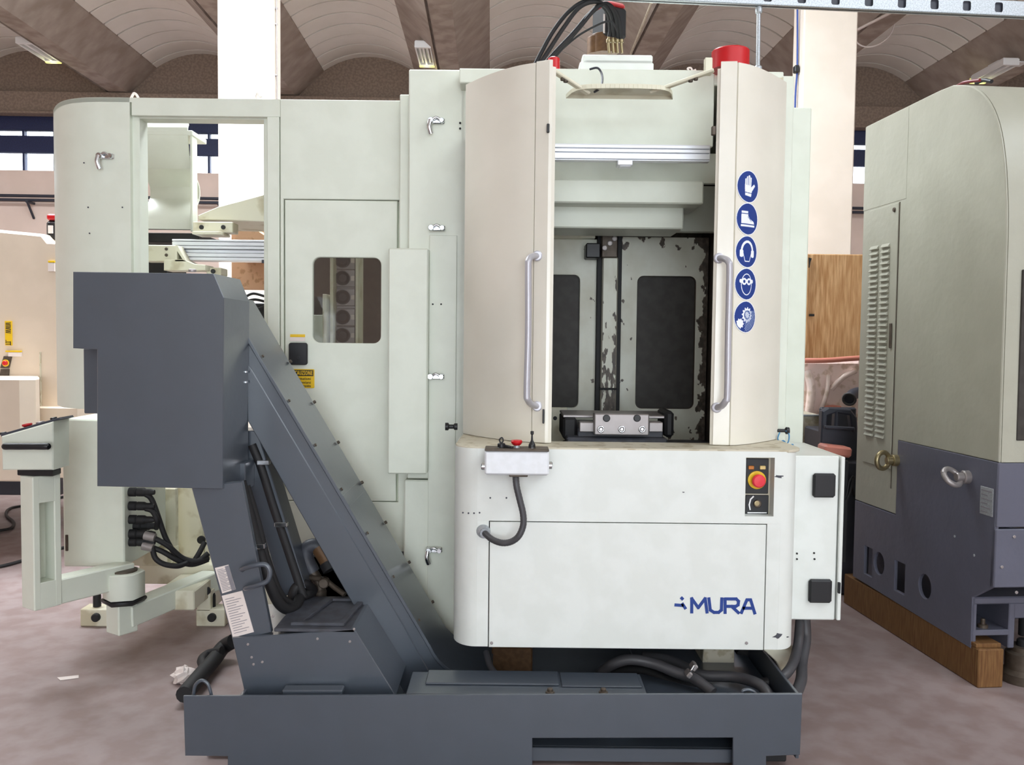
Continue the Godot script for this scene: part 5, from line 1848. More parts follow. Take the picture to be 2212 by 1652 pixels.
# ---------------------------------------------------------------- coolant tank and what lies on it
func tank() -> void:
	var o := thing("coolant_tank", "long slate-grey coolant tank on the floor under machine and conveyor", "tank", Vector3(-0.05, 0.06, -3.3))
	var st := S()
	var slot := [Vector2(0.0845, 0.1178), Vector2(0.7823, 0.1273), Vector2(0.7853, -0.003), Vector2(0.0861, -0.0108)]
	plate(st, [Vector2(-1.13, 0.2536), Vector2(1.0199, 0.2859), Vector2(1.0176, 0.069), Vector2(0.9, 0.0627), Vector2(0.9019, -0.0149), Vector2(-0.9769, -0.036), Vector2(-0.9765, 0.0416), Vector2(-1.125, 0.0416)], [slot], "z", -3.012, -3.0, 0.002)
	put(st, "tank_wall", M.slate, o)
	st = S()
	bb(st, Vector3(slot[0].x - 0.02, 0.015, -3.06), Vector3(slot[1].x + 0.02, 0.0636, -3.045), 0.002)
	put(st, "slot_panel", M.slate, o)
	st = S()
	bb(st, Vector3(-0.95, 0.05, -4.1), Vector3(-0.938, 0.24, -3.012), 0.002)
	bb(st, Vector3(1.006, 0.05, -4.1), Vector3(1.018, 0.278, -3.012), 0.002)
	bb(st, Vector3(-0.94, 0.05, -4.1), Vector3(1.01, 0.062, -3.065), 0.002)
	bb(st, Vector3(-0.94, 0.05, -4.1), Vector3(1.01, 0.25, -4.09), 0.002)
	put(st, "tank_shell", M.slate, o)
	st = S()
	bb(st, Vector3(-0.36, 0.2474, -3.235), Vector3(0.4903, 0.2474 + 0.012, -3.03), 0.003)
	put(st, "tank_cover", M.slate, o)
	st = S()
	bb(st, Vector3(-0.3, 0.2474 + 0.012, -3.235), Vector3(0.1818, 0.2474 + 0.02, -3.11), 0.003)
	put(st, "cover_flap", M.slate, o)
	st = S()
	bb(st, Vector3(0.1904, 0.2474 + 0.012, -3.23), Vector3(0.4783, 0.2474 + 0.018, -3.1), 0.003)
	put(st, "cover_flap", M.slate, o)
	for p in [Vector3(0.1457, 0.2564, -3.04), Vector3(0.3331, 0.2585, -3.04)]:
		st = S()
		knob(st, p, Vector3.UP, 0.016, 0.014)
		knob(st, p + Vector3(0.0, 0.012, 0), Vector3.UP, 0.01, 0.012)
		put(st, "cover_knob", M.bare, o)
	for p in [Vector3(0.2027, 0.2464, -3.12), Vector3(0.4702, 0.2494, -3.12), Vector3(-0.0714, 0.2433, -3.12)]:
		st = S()
		knob(st, p, Vector3.UP, 0.007, 0.006)
		put(st, "cover_screw", M.steel, o)
	st = S()
	bb(st, Vector3(0.516, 0.18, -4.05), Vector3(1.0, 0.19, -3.02), 0.002)
	put(st, "sump_floor", M.slate, o)
	for h in [[[Vector3(-1.1056, 0.2399, -3.03), Vector3(-1.0988, 0.2796, -3.03), Vector3(-1.076, 0.2981, -3.03), Vector3(-1.0533, 0.2835, -3.03), Vector3(-1.0422, 0.2439, -3.03)], 0.006], [[Vector3(0.8177, 0.2598, -3.03), Vector3(0.8204, 0.2813, -3.03), Vector3(0.8398, 0.2865, -3.03), Vector3(0.8627, 0.2768, -3.03), Vector3(0.8664, 0.2603, -3.03)], 0.006]]:
		st = S()
		tube(st, h[0], h[1], 8)
		put(st, "lifting_loop", M.slate, o)
	for x in [-1.03, 0.95]:
		for z in [-3.3, -4.0]:
			st = S()
			bb(st, Vector3(x - 0.05, 0.0, z), Vector3(x + 0.05, 0.05, z + 0.21), 0.004)
			put(st, "tank_foot", M.rubber, o)
	# coolant hoses in the gap under the apron
	var labels := ["thick dark coolant hose arching from the tank cover to the clamp", "dark coolant hose running under the arched hoses to the right", "dark coolant hose from the clamp down into the tank", "dark coolant hose curving along the right end of the tank", "dark coolant hose hanging down beside the apron's right corner", "thin dark hose beside the conveyor foot under the apron"]
	var runs := [[Vector3(0.3587, 0.1852, -3.42), Vector3(0.3992, 0.2379, -3.38), Vector3(0.4683, 0.2681, -3.36), Vector3(0.5551, 0.2619, -3.34), Vector3(0.6375, 0.2418, -3.3), Vector3(0.7001, 0.233, -3.26), Vector3(0.7569, 0.2047, -3.2)], [Vector3(0.3766, 0.1469, -3.5), Vector3(0.4645, 0.1898, -3.46), Vector3(0.5508, 0.1985, -3.42), Vector3(0.6318, 0.1821, -3.36), Vector3(0.7096, 0.1742, -3.3), Vector3(0.7586, 0.156, -3.28)], [Vector3(0.5438, 0.2288, -3.5), Vector3(0.6303, 0.2331, -3.46), Vector3(0.707, 0.2229, -3.38), Vector3(0.7527, 0.2168, -3.34), Vector3(0.8675, 0.2264, -3.3), Vector3(0.9333, 0.2302, -3.22), Vector3(0.9604, 0.1978, -3.18)], [Vector3(0.7407, 0.1666, -3.45), Vector3(0.8444, 0.1683, -3.42), Vector3(0.9434, 0.1703, -3.38), Vector3(1.0275, 0.1902, -3.36), Vector3(1.1023, 0.2197, -3.4), Vector3(1.1809, 0.2524, -3.55), Vector3(1.2126, 0.3457, -3.62)], [Vector3(1.2314, 0.3655, -3.62), Vector3(1.2311, 0.2743, -3.6), Vector3(1.1845, 0.2131, -3.5), Vector3(1.1355, 0.1914, -3.36), Vector3(1.0755, 0.1737, -3.25)], [Vector3(-0.0902, 0.2767, -3.4), Vector3(-0.0738, 0.2476, -3.34), Vector3(-0.0478, 0.2269, -3.3), Vector3(-0.0192, 0.2135, -3.28)]]
	var radii := [0.021, 0.019, 0.021, 0.02, 0.022, 0.012]
	for k in runs.size():
		st = S()
		tube(st, runs[k], radii[k], 11)
		solo(st, "coolant_hose", M.hose if k != 1 else M.rubber, labels[k], "hose", "coolant hoses under the apron")
	var hc := thing("hose_clamp", "bright metal clamp gripping the dark hoses under the apron", "clamp", Vector3(0.691, 0.261, -3.27))
	st = S()
	obox(st, Transform3D(Basis(Vector3.BACK, 0.9), Vector3(0.6955, 0.2826, -3.26)), Vector3(0.026, 0.018, 0.05), 0.004)
	obox(st, Transform3D(Basis(Vector3.BACK, 0.9), Vector3(0.6749, 0.2578, -3.25)), Vector3(0.024, 0.018, 0.05), 0.004)
	put(st, "clamp_body", M.steel, hc)
	st = S()
	tube(st, [Vector3(0.6746, 0.2581, -3.24), Vector3(0.6819, 0.276, -3.235), Vector3(0.693, 0.2919, -3.24)], 0.005, 7)
	put(st, "clamp_screw", M.chrome, hc)

# ---------------------------------------------------------------- the second machine, on timber skids
func second_machine() -> void:
	var o := Node3D.new()
	o.name = numbered("enclosed_machine")
	add_child(o)
	o.position = Vector3(2.0528, 0, -3.8)
	o.rotation.y = SECOND
	mark(o, "beige and lilac-grey enclosed machine with louvred side door, raised on a timber skid", "machine")
	var st := S()
	# upper cowl in profile (z, y): straight back, rounded front
	var prof := [Vector2(-0.708, 1.009), Vector2(-0.708, 0.625), Vector2(-1.15, 0.622), Vector2(-1.15, 2.705), Vector2(-0.45, 2.706)]
	prof += curve([Vector2(-0.33, 2.700), Vector2(-0.19, 2.655), Vector2(-0.075, 2.57), Vector2(0.005, 2.45), Vector2(0.055, 2.29), Vector2(0.082, 2.1), Vector2(0.09, 1.95)], 4)
	prof += [Vector2(0.098, 1.007)]
	plate(st, prof, [], "x", 0.0, 0.012, 0.004)
	put(st, "cowl", M.beige, o)
	st = S()
	var cowl := prof.slice(4)
	plate(st, sheet(cowl, 0.012), [], "x", 0.012, 1.7, 0.001)
	bb(st, Vector3(0.012, 2.69, -1.15), Vector3(1.7, 2.7, -0.4), 0.003)
	put(st, "cowl_wrap", M.beige, o)
	st = S()
	bb(st, Vector3(0.25, 0.45, -1.1), Vector3(1.7, 2.66, -0.25), 0.004)
	put(st, "body_core", M.beige, o)
	st = S()
	bb(st, Vector3(0.075, 1.1, 0.06), Vector3(1.5, 1.82, 0.102), 0.003)
	put(st, "machine_window", M.dark_glass, o)
	st = S()
	bb(st, Vector3(-0.0015, 2.24, -1.15), Vector3(0.002, 2.70, -0.705), 0.001)
	put(st, "step_sheet", M.beige, o)
	# lower lilac body
	st = S()
	plate(st, [Vector2(-1.145, 0.185), Vector2(-0.044, 0.158), Vector2(-0.046, 0.388), Vector2(0.088, 0.47), Vector2(0.097, 1.005), Vector2(-0.708, 1.008), Vector2(-0.708, 0.622), Vector2(-1.145, 0.619)], [rect(-1.02, 0.235, -0.93, 0.39), rect(-0.70, 0.235, -0.6, 0.39), disc(Vector2(-0.86, 0.33), 0.055, 20, 0.06), disc(Vector2(-0.42, 0.33), 0.055, 20, 0.06)], "x", -0.002, 0.016, 0.002)
	put(st, "skirt", M.lilac, o)
	st = S()
	bb(st, Vector3(0.08, 0.2, -1.13), Vector3(0.1, 0.98, -0.31), 0.002)
	bb(st, Vector3(0.08, 0.48, -0.31), Vector3(0.1, 0.98, 0.07), 0.002)
	put(st, "skirt_lining", M.lilac, o)
	st = S()
	bb(st, Vector3(0.0, 0.73, 0.085), Vector3(1.7, 1.004, 0.1), 0.003)
	put(st, "skirt", M.lilac, o)
	st = S()
	bb(st, Vector3(-0.002, 0.47, 0.07), Vector3(1.7, 0.722, 0.1), 0.004)
	put(st, "skirt", M.lilac, o)
	for p in [Vector3(0.08, 0.69, 0.1), Vector3(0.03, 0.56, 0.1), Vector3(0.1, 0.45, 0.1)]:
		st = S()
		knob(st, p, Vector3.BACK, 0.007, 0.004)
		put(st, "skirt_screw", M.steel, o)
	# cast front foot: open box with a shelf
	st = S()
	bb(st, Vector3(0.003, 0.355, -0.3), Vector3(1.6, 0.388, -0.04), 0.006)
	bb(st, Vector3(0.003, 0.156, -0.3), Vector3(0.02, 0.36, -0.04), 0.004)
	bb(st, Vector3(0.0, 0.214, -0.3), Vector3(0.19, 0.24, -0.041), 0.004)
	bb(st, Vector3(0.17, 0.156, -0.3), Vector3(0.2, 0.36, -0.04), 0.004)
	bb(st, Vector3(0.19, 0.29, -0.3), Vector3(1.6, 0.36, -0.04), 0.004)
	bb(st, Vector3(0.1, 0.2, -1.1), Vector3(1.6, 0.45, -0.3), 0.006)
	put(st, "cast_foot", M.lilac, o)
	st = S()
	knob(st, Vector3(0.075, 0.235, -0.08), Vector3.UP, 0.022, 0.02)
	knob(st, Vector3(0.075, 0.255, -0.08), Vector3.UP, 0.01, 0.025)
	put(st, "anchor_bolt", M.bare, o)
	st = S()
	knob(st, Vector3(0.28, 0.2, -0.08), Vector3.UP, 0.03, 0.13)
	put(st, "jack_bolt", M.rubber, o)
	# louvred side door
	var d0 := Vector3(0, 2.2294, -1.0709)
	var d1 := Vector3(0, 2.2307, -0.7682)
	st = S()
	bb(st, Vector3(-0.005, 0.85, -1.07), Vector3(0.0, 2.23, -0.768), 0.002)
	var dr := put(st, "louvred_door", M.beige, o)
	var zl := [Vector3(0, 2.0397, -1.0439)[2], Vector3(0, 2.0307, -0.9583)[2], Vector3(0, 2.0271, -0.924)[2], Vector3(0, 2.0185, -0.8425)[2]]
	var ya: float = Vector3(0, 2.0208, -0.9824)[1]
	var yb: float = Vector3(0, 1.011, -0.9705)[1]
	for k in 35:
		var y: float = lerpf(ya, yb, k / 34.0)
		for c in 2:
			st = S()
			plate(st, [Vector2(-0.004, y - 0.008), Vector2(-0.016, y - 0.010), Vector2(-0.017, y - 0.007), Vector2(-0.004, y + 0.012)], [], "z", zl[c * 2], zl[c * 2 + 1])
			put(st, "louvre", M.beige, dr)
	st = S()
	bb(st, Vector3(-0.012, Vector3(0, 1.4808, -0.7958)[1], Vector3(0, 1.5459, -0.8044)[2] - 0.01), Vector3(-0.004, Vector3(0, 1.6111, -0.8037)[1], Vector3(0, 1.5459, -0.8044)[2] + 0.012), 0.003)
	put(st, "door_handle", M.bare, dr)
	st = S()
	knob(st, Vector3(0, 2.1986, -0.8072), Vector3.LEFT, 0.012, 0.012)
	put(st, "door_lock", M.bare, dr)
	st = S()
	bb(st, Vector3(-0.003, 0.75, -0.765), Vector3(0.001, 2.232, -0.761), 0.0005)
	put(st, "door_joint", M.bare, dr)
	# lifting eyes
	for e in [[Vector3(0, 0.9049, -0.7103), M.brass, 0.0], [Vector3(0, 0.9132, -0.1054), M.steel, 0.9]]:
		st = S()
		var p: Vector3 = e[0]
		knob(st, p, Vector3.LEFT, 0.03, 0.03, 0.15, 20)
		knob(st, p + Vector3(-0.03, 0, 0), Vector3.LEFT, 0.02, 0.03, 0.15, 16)
		ring(st, p + Vector3(-0.078, 0.0, 0), Vector3(0.35, e[2], 1), 0.042, 0.0125, 28)
		put(st, "lifting_eye", e[1], o)
	st = S()
	var pl := [Vector3(0, 0.7687, -0.0135), Vector3(0, 0.8897, 0.075)]
	bb(st, Vector3(-0.004, pl[0].y, pl[0].z), Vector3(0.0, pl[1].y, pl[1].z), 0.001)
	var dp := put(st, "data_plate", M.galv, o)
	for k in 6:
		st = S()
		var y: float = lerpf(pl[0].y, pl[1].y, 0.12 + k * 0.15)
		bb(st, Vector3(-0.0048, y - 0.003, lerpf(pl[0].z, pl[1].z, 0.1)), Vector3(-0.0038, y + 0.003, lerpf(pl[0].z, pl[1].z, 0.6 + 0.3 * (k % 2))), 0.0002)
		put(st, "plate_print", M.print_grey, dp)
	for p in [Vector3(0, 0.627, -0.1898), Vector3(0, 0.5757, -0.0417)]:
		st = S()
		knob(st, p, Vector3.LEFT, 0.006, 0.005)
		put(st, "plug_screw", M.galv, o)
	# red and black fittings lying along the roof edge
	st = S()
	tube(st, [Vector3(0, 2.712, -0.417) + Vector3(0.06, 0, 0), Vector3(0, 2.7166, -0.3428) + Vector3(0.06, 0, 0), Vector3(0, 2.7031, -0.2526) + Vector3(0.08, 0, 0)], 0.008, 9)
	put(st, "roof_hose", M.dark_red, o)
	st = S()
	tube(st, [Vector3(0, 2.7123, -0.3426) + Vector3(0.12, 0.005, 0), Vector3(0, 2.7093, -0.2883) + Vector3(0.12, 0.005, 0), Vector3(0, 2.6918, -0.2276) + Vector3(0.12, 0, 0)], 0.009, 9)
	put(st, "roof_hose", M.black, o)
	for y in [1.25, 1.35]:
		st = S()
		bb(st, Vector3(0.28, y, 0.09), Vector3(0.34, y + 0.02, 0.1), 0.002)
		put(st, "window_catch", M.bin, o)

	var skid := Node3D.new()
	skid.name = numbered("timber_skid")
	add_child(skid)
	skid.position = Vector3(2.0528, 0, -3.8)
	skid.rotation.y = SECOND
	mark(skid, "long square timber skid with sawn end under the beige machine", "timber")
	st = S()
	bb(st, Vector3(0.0, 0.0, -1.25), Vector3(0.118, 0.172, 0.012), 0.005)
	put(st, "beam", M.timber, skid)
	st = S()
	bb(st, Vector3(0.0, 0.172, -0.2), Vector3(0.118, 0.19, -0.01), 0.002)
	put(st, "packing_strip", M.timber, skid)
	var jack := Node3D.new()
	jack.name = numbered("levelling_jack")
	add_child(jack)
	jack.position = Basis(Vector3.UP, SECOND) * Vector3(0.26, 0, -0.06) + Vector3(2.0528, 0, -3.8)
	jack.rotation.y = SECOND
	mark(jack, "rusty round levelling jack on the floor beside the timber's sawn end", "jack")
	st = S()
	lathe(st, Transform3D(), [Vector2(0, 0), Vector2(0.09, 0), Vector2(0.09, 0.04), Vector2(0.075, 0.06), Vector2(0.075, 0.13), Vector2(0.06, 0.14), Vector2(0.06, 0.16), Vector2(0, 0.16)], 24)
	put(st, "jack_body", M.bare, jack)
	st = S()
	knob(st, Vector3(0, 0.16, 0), Vector3.UP, 0.03, 0.03)
	put(st, "jack_screw", M.rubber, jack)

# ---------------------------------------------------------------- what stands further back
func background() -> void:
	# neighbouring machine at the left
	var o := thing("neighbour_machine", "cream machine at the far left with yellow stickers and a stop button", "machine", Vector3(-3.6, 0, -6.5))
	var st := S()
	plate(st, [Vector2(-4.2938, 2.2826), Vector2(-3.48, 2.2106), Vector2(-3.1918, 2.1857), Vector2(-3.1548, 2.1393), Vector2(-3.0576, 2.1342), Vector2(-3.0792, 0.5295), Vector2(-4.3352, 0.5156)], [], "z", -7.4, -6.0, 0.02)
	put(st, "machine_body", M.neighbour, o)
	st = S()
	plate(st, [Vector2(-4.0233, -5.6), Vector2(-3.1404, -5.6), Vector2(-3.0645, -5.65), Vector2(-3.0915, -5.75), Vector2(-3.2528, -6.05), Vector2(-4.3466, -6.05)], [], "y", 0.5612, 1.2218, 0.01)
	put(st, "plinth_body", M.neighbour, o)
	st = S()
	bb(st, Vector3(-3.2588, 0.5387, -6.1), Vector3(-2.9155, 1.0151, -5.9), 0.006)
	put(st, "body_panel", M.neighbour, o)
	st = S()
	bb(st, Vector3(-3.2171, 1.0071, -6), Vector3(-3.2108, 1.3861, -5.985), 0.001)
	put(st, "panel_joint", M.sill, o)
	st = S()
	bb(st, Vector3(-4.6976, 0.3091, -7.3), Vector3(-3.3606, 0.4756, -6.5), 0.006)
	put(st, "plinth", M.bin, o)
	st = S()
	bb(st, Vector3(-3.2255, 2.1503, -6.25), Vector3(-3.1362, 2.2928, -6.1), 0.02)
	var mo := put(st, "drive_motor", M.black, o)
	st = S()
	bb(st, Vector3(-3.2178, 2.2928, -6.25), Vector3(-3.135, 2.3339, -6.1), 0.01)
	put(st, "motor_cap", M.red, mo)
	st = S()
	bb(st, Vector3(-3.201, 2.1997, -6.1), Vector3(-3.1692, 2.2535, -6.09), 0.001)
	put(st, "motor_label", M.paper, mo)
	st = S()
	bb(st, Vector3(-3.4485, 1.4278, -6), Vector3(-3.4044, 1.5943, -5.985), 0.001)
	var sk := put(st, "web_sticker", M.yellow, o)
	words_on(sk, "WWW", Vector3(-3.4253, 1.5472, -5.984), 0.036, M.print, Basis(Vector3.BACK, -PI / 2), 0.075)
	words_on(sk, ".IT", Vector3(-3.4269, 1.4466, -5.984), 0.036, M.print, Basis(Vector3.BACK, -PI / 2), 0.035)
	st = S()
	bb(st, Vector3(-3.4474, 1.3825, -6), Vector3(-3.3403, 1.3935, -5.985), 0.001)
	put(st, "yellow_strip", M.yellow, o)
	st = S()
	bb(st, Vector3(-3.1489, 1.9916, -6), Vector3(-3.1051, 2.0041, -5.985), 0.001)
	put(st, "yellow_strip", M.yellow, o)
	st = S()
	bb(st, Vector3(-3.4288, 1.3527, -6), Vector3(-3.3406, 1.381, -5.985), 0.001)
	put(st, "notice", M.paper, o)
	st = S()
	bb(st, Vector3(-3.1495, 1.9323, -6), Vector3(-3.1056, 1.9885, -5.985), 0.001)
	put(st, "notice", M.paper, o)
	st = S()
	plate(st, [Vector2(-3.4603, 1.3549), Vector2(-3.4066, 1.3555), Vector2(-3.4269, 1.2733), Vector2(-3.4869, 1.2726)], [], "z", -6.0, -5.985, 0.002)
	put(st, "button_plate", M.bare, o)
	st = S()
	plate(st, [Vector2(-3.4838, 1.2663), Vector2(-3.427, 1.267), Vector2(-3.4311, 1.2069), Vector2(-3.4911, 1.2063)], [], "z", -6.0, -5.985, 0.002)
	var bp := put(st, "button_plate", M.bare, o)
	st = S()
	knob(st, Vector3(-3.4455, 1.3079, -5.985), Vector3.BACK, 0.024, 0.006)
	put(st, "button_collar", M.yellow, bp)
	st = S()
	knob(st, Vector3(-3.4421, 1.3081, -5.979), Vector3.BACK, 0.016, 0.02)
	put(st, "stop_button", M.red, bp)
	# cables on the floor at the left
	var cl := ["black cable snaking in an S across the floor at the far left", "black cable lying straight towards the console post"]
	var cr := [[Vector3(-3.9648, 0.012, -6.5888), Vector3(-3.8492, 0.012, -6.6929), Vector3(-3.9472, 0.012, -6.9286), Vector3(-4.1697, 0.012, -7.2134), Vector3(-4.2952, 0.012, -7.4871), Vector3(-4.2397, 0.012, -7.6607), Vector3(-4.1102, 0.012, -8.1304)], [Vector3(-3.3502, 0.012, -5.5115), Vector3(-3.2651, 0.012, -5.6185), Vector3(-3.2098, 0.012, -5.7897), Vector3(-3.1607, 0.012, -6.0513), Vector3(-3.1137, 0.012, -6.1499)]]
	for k in 2:
		st = S()
		tube(st, cr[k], 0.011, 8)
		solo(st, "floor_cable", M.rubber, cl[k], "cable", "cables on the floor")
	# crumpled paper, scrap and the black hose by the tank
	var rng := RandomNumberGenerator.new()
	rng.seed = 7
	st = S()
	var pc := Vector3(-1.4118, 0.03, -3.7605)
	var dirs := []
	for i in 9:
		for j in 14:
			var th := PI * i / 8.0
			var ph := TAU * j / 14.0
			dirs.append(Vector3(sin(th) * cos(ph) * 0.062, cos(th) * 0.04, sin(th) * sin(ph) * 0.05) * rng.randf_range(0.62, 1.12))
	for i in 8:
		for j in 14:
			var a: Vector3 = pc + dirs[i * 14 + j]
			var b: Vector3 = pc + dirs[i * 14 + (j + 1) % 14]
			var c: Vector3 = pc + dirs[(i + 1) * 14 + (j + 1) % 14]
			var d: Vector3 = pc + dirs[(i + 1) * 14 + j]
			flat3(st, a, b, c, a - pc)
			flat3(st, a, c, d, a - pc)
	solo(st, "crumpled_paper", M.paper, "ball of crumpled white paper on the floor by the tank", "paper")
	st = S()
	plate(st, [Vector2(-1.98, -3.79), Vector2(-1.90, -3.82), Vector2(-1.885, -3.79), Vector2(-1.95, -3.76)], [], "y", 0.001, 0.003)
	solo(st, "paper_scrap", M.paper, "flat white paper scrap lying on the floor left of the crumpled ball", "paper")
	st = S()
	tube(st, [Vector3(-1.316, 0.05, -3.5039), Vector3(-1.3223, 0.05, -3.6905), Vector3(-1.3274, 0.05, -3.892), Vector3(-1.3294, 0.06, -4.025), Vector3(-1.2717, 0.1, -3.9997)], 0.034, 12)
	tube(st, [Vector3(-1.3342, 0.06, -3.781), Vector3(-1.3714, 0.06, -3.8635), Vector3(-1.3686, 0.06, -3.9392), Vector3(-1.3014, 0.08, -3.9272)], 0.02, 10)
	solo(st, "black_hose", M.rubber, "thick black hose lying on the floor by the tank's left end", "hose")

	# plywood case, wrapped goods and scrap at the right
	var ply := thing("plywood_case", "tall plywood case standing in front of the right column", "case", Vector3(2.6, 0, -6.9))
	st = S()
	bb(st, Vector3(2.2237, 0.0, -7.7), Vector3(2.839, 2.188, -6.8), 0.006)
	put(st, "panel", M.ply, ply)
	st = S()
	bb(st, Vector3(2.2139, 0.0, -6.8), Vector3(2.2638, 2.1825, -6.77), 0.004)
	put(st, "batten", M.ply, ply)
	st = S()
	plate(st, [Vector2(2.2567, 2.1573), Vector2(2.2817, 2.1505), Vector2(2.2719, 2.1223), Vector2(2.2659, 2.08), Vector2(2.2588, 2.0799)], [], "z", -6.8, -6.766)
	bb(st, Vector3(2.2791, 1.7099, -6.79), Vector3(2.3147, 1.7276, -6.77), 0.001)
	put(st, "stencil_mark", M.print, ply)
	var wr := thing("wrapped_pallet", "pallet load wrapped in pinkish translucent film below the plywood case", "pallet load", Vector3(2.3, 0, -6.3))
	st = S()
	plate(st, [Vector2(1.9533, 1.3708), Vector2(2.0266, 1.3908), Vector2(2.4116, 1.3951), Vector2(2.4846, 1.3188), Vector2(2.535, 0.7221), Vector2(1.9705, 0.7159)], [], "z", -6.6, -6.1, 0.03)
	put(st, "wrapped_load", M.film, wr)
	st = S()
	tube(st, [Vector3(1.9688, 1.3906, -6.08), Vector3(2.0296, 1.3819, -6.07), Vector3(2.1828, 1.3868, -6.07), Vector3(2.3103, 1.3978, -6.07), Vector3(2.4162, 1.4051, -6.08)], 0.018, 8)
	put(st, "film_edge", M.film_edge, wr)
	st = S()
	tube(st, [Vector3(2.1636, 1.0592, -6.08), Vector3(2.2239, 1.0671, -6.07), Vector3(2.2758, 1.0605, -6.08)], 0.012, 7)
	put(st, "film_edge", M.film_edge, wr)
	for q in [[[Vector3(2.0315, 1.3148, -6.07), Vector3(2.0635, 1.1877, -6.06), Vector3(2.0529, 0.9945, -6.07)], 0.03], [[Vector3(2.208, 1.1882, -6.08), Vector3(2.2783, 1.27, -6.06), Vector3(2.374, 1.3183, -6.08)], 0.02], [[Vector3(2.1324, 1.0267, -6.08), Vector3(2.1698, 1.1569, -6.06), Vector3(2.1893, 1.2842, -6.08)], 0.016]]:
		st = S()
		tube(st, q[0], q[1], 7)
		put(st, "film_fold", M.film, wr)
	st = S()
	bb(st, Vector3(2.0531, 0.0, -6.7), Vector3(2.6197, 0.72, -6.12), 0.01)
	put(st, "pallet_base", M.bronze, wr)
	var bx := thing("grey_crate", "grey steel crate between the machine and the black plastic bin", "crate", Vector3(1.95, 0, -5.6))
	st = S()
	bb(st, Vector3(1.7793, 0.4107, -6.1), Vector3(2.0162, 1.0366, -5.74), 0.006)
	put(st, "crate_body", M.sill, bx)
	st = S()
	bar(st, Vector3(1.7684, 1.0301, -5.73), Vector3(2.0102, 1.0327, -5.73), 0.02, 0.012)
	put(st, "crate_rim", M.galv, bx)
	var bn := thing("plastic_bin", "dark moulded plastic bin with pinkish film scrap beside the louvred machine", "bin", Vector3(2.05, 0, -5.3))
	st = S()
	plate(st, [Vector2(1.8755, 1.0932), Vector2(1.914, 1.1161), Vector2(2.0485, 1.1063), Vector2(2.0891, 1.0563), Vector2(2.1094, 0.7526), Vector2(1.8711, 0.8487)], [[Vector2(1.9098, 1.0655), Vector2(1.9541, 1.0829), Vector2(1.9511, 0.9902), Vector2(1.9063, 0.9897)], [Vector2(1.9765, 1.0803), Vector2(2.044, 1.0698), Vector2(2.0579, 0.9773), Vector2(1.9792, 0.9877)]], "z", -5.36, -5.3, 0.008)
	bb(st, Vector3(1.8762, 0.856, -5.62), Vector3(2.1124, 0.9745, -5.32), 0.01)
	bb(st, Vector3(1.9642, 0.9488, -5.62), Vector3(2.1939, 1.0965, -5.58), 0.01)
	put(st, "bin_shell", M.bin, bn)
	st = S()
	bar(st, Vector3(1.8786, 1.0008, -5.27), Vector3(2.0598, 0.9916, -5.27), 0.03, 0.02, 0.005)
	put(st, "bin_lip", M.bin, bn)
	st = S()
	obox(st, Transform3D(Basis(Vector3.BACK, -0.1), Vector3(1.918, 0.8701, -5.2)), Vector3(0.16, 0.06, 0.14), 0.012)
	put(st, "film_scrap", M.film_edge, bn)
	st = S()
	bb(st, Vector3(1.9553, 0.0, -5.7), Vector3(2.1706, 0.8, -5.2), 0.01)
	put(st, "stand", M.bin, bn)
	var pp := thing("grey_pipe", "short grey pipe elbow resting on the wrapped load", "pipe", Vector3(2.299, 1.168, -5.9))
	st = S()
	tube(st, [Vector3(2.2467, 1.1334, -5.85), Vector3(2.2899, 1.1617, -5.9), Vector3(2.3528, 1.1719, -5.95), Vector3(2.4487, 1.1636, -6)], 0.038, 14)
	put(st, "pipe_body", M.bin, pp)
	st = S()
	ring(st, Vector3(2.2429, 1.134, -5.84), Vector3(-0.5, -0.3, 0.8), 0.04, 0.008, 20)
	put(st, "pipe_flange", M.hose, pp)
	var wb := thing("wire_bundle", "tangle of thin black wires between the electrical box and the second machine", "wires", Vector3(1.941, 0.6611, -5))
	st = S()
	tube(st, [Vector3(1.9398, 0.6255, -5.05), Vector3(1.9535, 0.7065, -5.05), Vector3(1.9741, 0.7337, -5.05), Vector3(1.9604, 0.6527, -5.05), Vector3(1.9406, 0.5986, -5.05)], 0.008, 7)
	tube(st, [Vector3(1.9528, 0.6441, -5.1), Vector3(1.9844, 0.6716, -5.1), Vector3(2.0051, 0.612, -5.1)], 0.008, 7)
	bb(st, Vector3(1.9211, 0.2331, -5.15), Vector3(1.9479, 0.8273, -5.05), 0.004)
	put(st, "wires", M.rubber, wb)

	# cable tray overhead with its hanger rod
	var tr := thing("cable_tray", "galvanised perforated cable tray crossing the top right corner on a steel rod", "cable tray", Vector3(1.1303, 2.7838, -4.2))
	var a := Vector3(0.5453, 3.0448, -4.05)
	var e := Vector3(2.7306, 3.0877, -4.35)
	st = S()
	var dir := (e - a).normalized()
	var nrm := Vector3(-dir.z, 0, dir.x).normalized()
	if nrm.z < 0:
		nrm = -nrm
	var b := Basis(dir, Vector3.UP, nrm)
	var ln := a.distance_to(e)
	var holes := []
	for k in range(-11, 31):
		holes.append(rect(0.1 + k * 0.166, 0.014, 0.142 + k * 0.166, 0.06, 0.01, 3))
	plate(st, rect(-2.0, 0.0, ln + 3.0, 0.07), holes, "z", -0.003, 0.0)
	plate(st, rect(-2.0, -0.04, ln + 3.0, 0.0), [], "y", 0.0, 0.003)
	var tm := put(st, "tray", M.galv, tr)
	tm.transform = Transform3D(b, a + off[tr])
	st = S()
	plate(st, rect(-2.0, 0.0, ln + 3.0, 0.07), [], "z", -0.03, -0.012)
	tm = put(st, "cable", M.bin, tr)
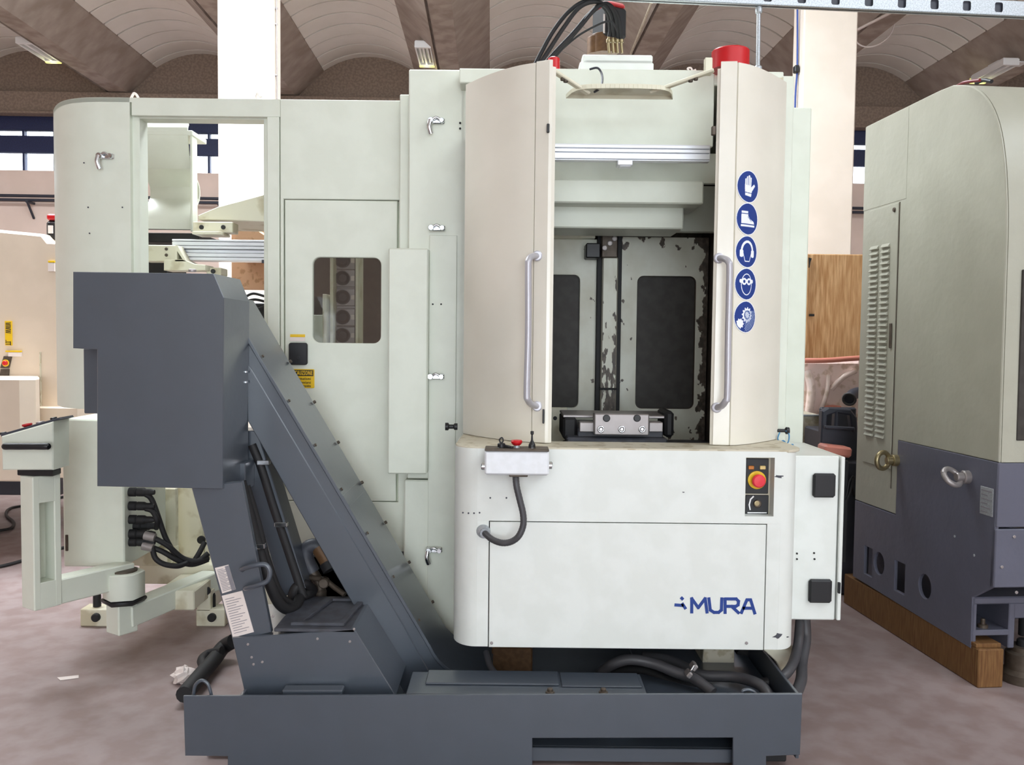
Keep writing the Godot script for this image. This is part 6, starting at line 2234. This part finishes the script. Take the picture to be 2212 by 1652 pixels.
	tm.transform = Transform3D(b, a + off[tr])
	st = S()
	plate(st, rect(1.98, 0.02, 2.06, 0.035), [], "z", 0.0, 0.001)
	tm = put(st, "orange_mark", M.film_edge, tr)
	tm.transform = Transform3D(b, a + off[tr])
	st = S()
	tube(st, [Vector3(1.1242, 3.1097, -4.16), Vector3(1.1284, 2.7611, -4.16)], 0.0095, 12)
	var rod := put(st, "hanger_rod", M.galv, tr)
	st = S()
	knob(st, Vector3(1.1285, 2.7568, -4.16), Vector3.UP, 0.018, 0.03)
	put(st, "rod_nut", M.galv, rod)
	st = S()
	knob(st, Vector3(1.1256, 3.055, -4.16), Vector3.DOWN, 0.016, 0.03)
	put(st, "rod_nut", M.galv, rod)
	# rusty strip on a beam and the white cable sagging between beams
	var lp := thing("hanging_cable", "thin pale cable sagging under the roof right of the column", "cable", Vector3(4.3, 4.7, -9.5), HALL)
	st = S()
	tube(st, [Vector3(3.8267, 4.7418, -9.4), Vector3(3.8783, 4.6752, -9.4), Vector3(3.9784, 4.6482, -9.4), Vector3(4.1015, 4.6843, -9.4), Vector3(4.2221, 4.7977, -9.4), Vector3(4.2702, 5.0012, -9.4)], 0.008, 7)
	put(st, "cable", M.paper, lp)
	for q in [[[Vector3(1.475, 4.66, -8.323), Vector3(1.516, 4.66, -9.8)], "rust-mottled pale strip along the roof beam right of the spindle motor", M.sill], [[Vector3(3.807, 4.66, -8.39), Vector3(3.62, 4.66, -9.1)], "pale strip along the roof beam right of the white column", M.paper]]:
		st = S()
		tube(st, q[0], 0.014, 6, 1)
		solo(st, "beam_strip", q[2], q[1], "conduit", "", HALL)
	var pr := thing("pipe_pair", "white twin pipes on the far wall behind the second machine", "pipe", Vector3(5.5, 4.7, -11.7), HALL)
	for y in [0.0, 0.09]:
		st = S()
		tube(st, [Vector3(6.6169, 4.8574, -11.7) + Vector3(0, -y, 0), Vector3(7.6175, 4.857, -11.7) + Vector3(0, -y, 0)], 0.035, 10)
		put(st, "pipe", M.alu, pr)
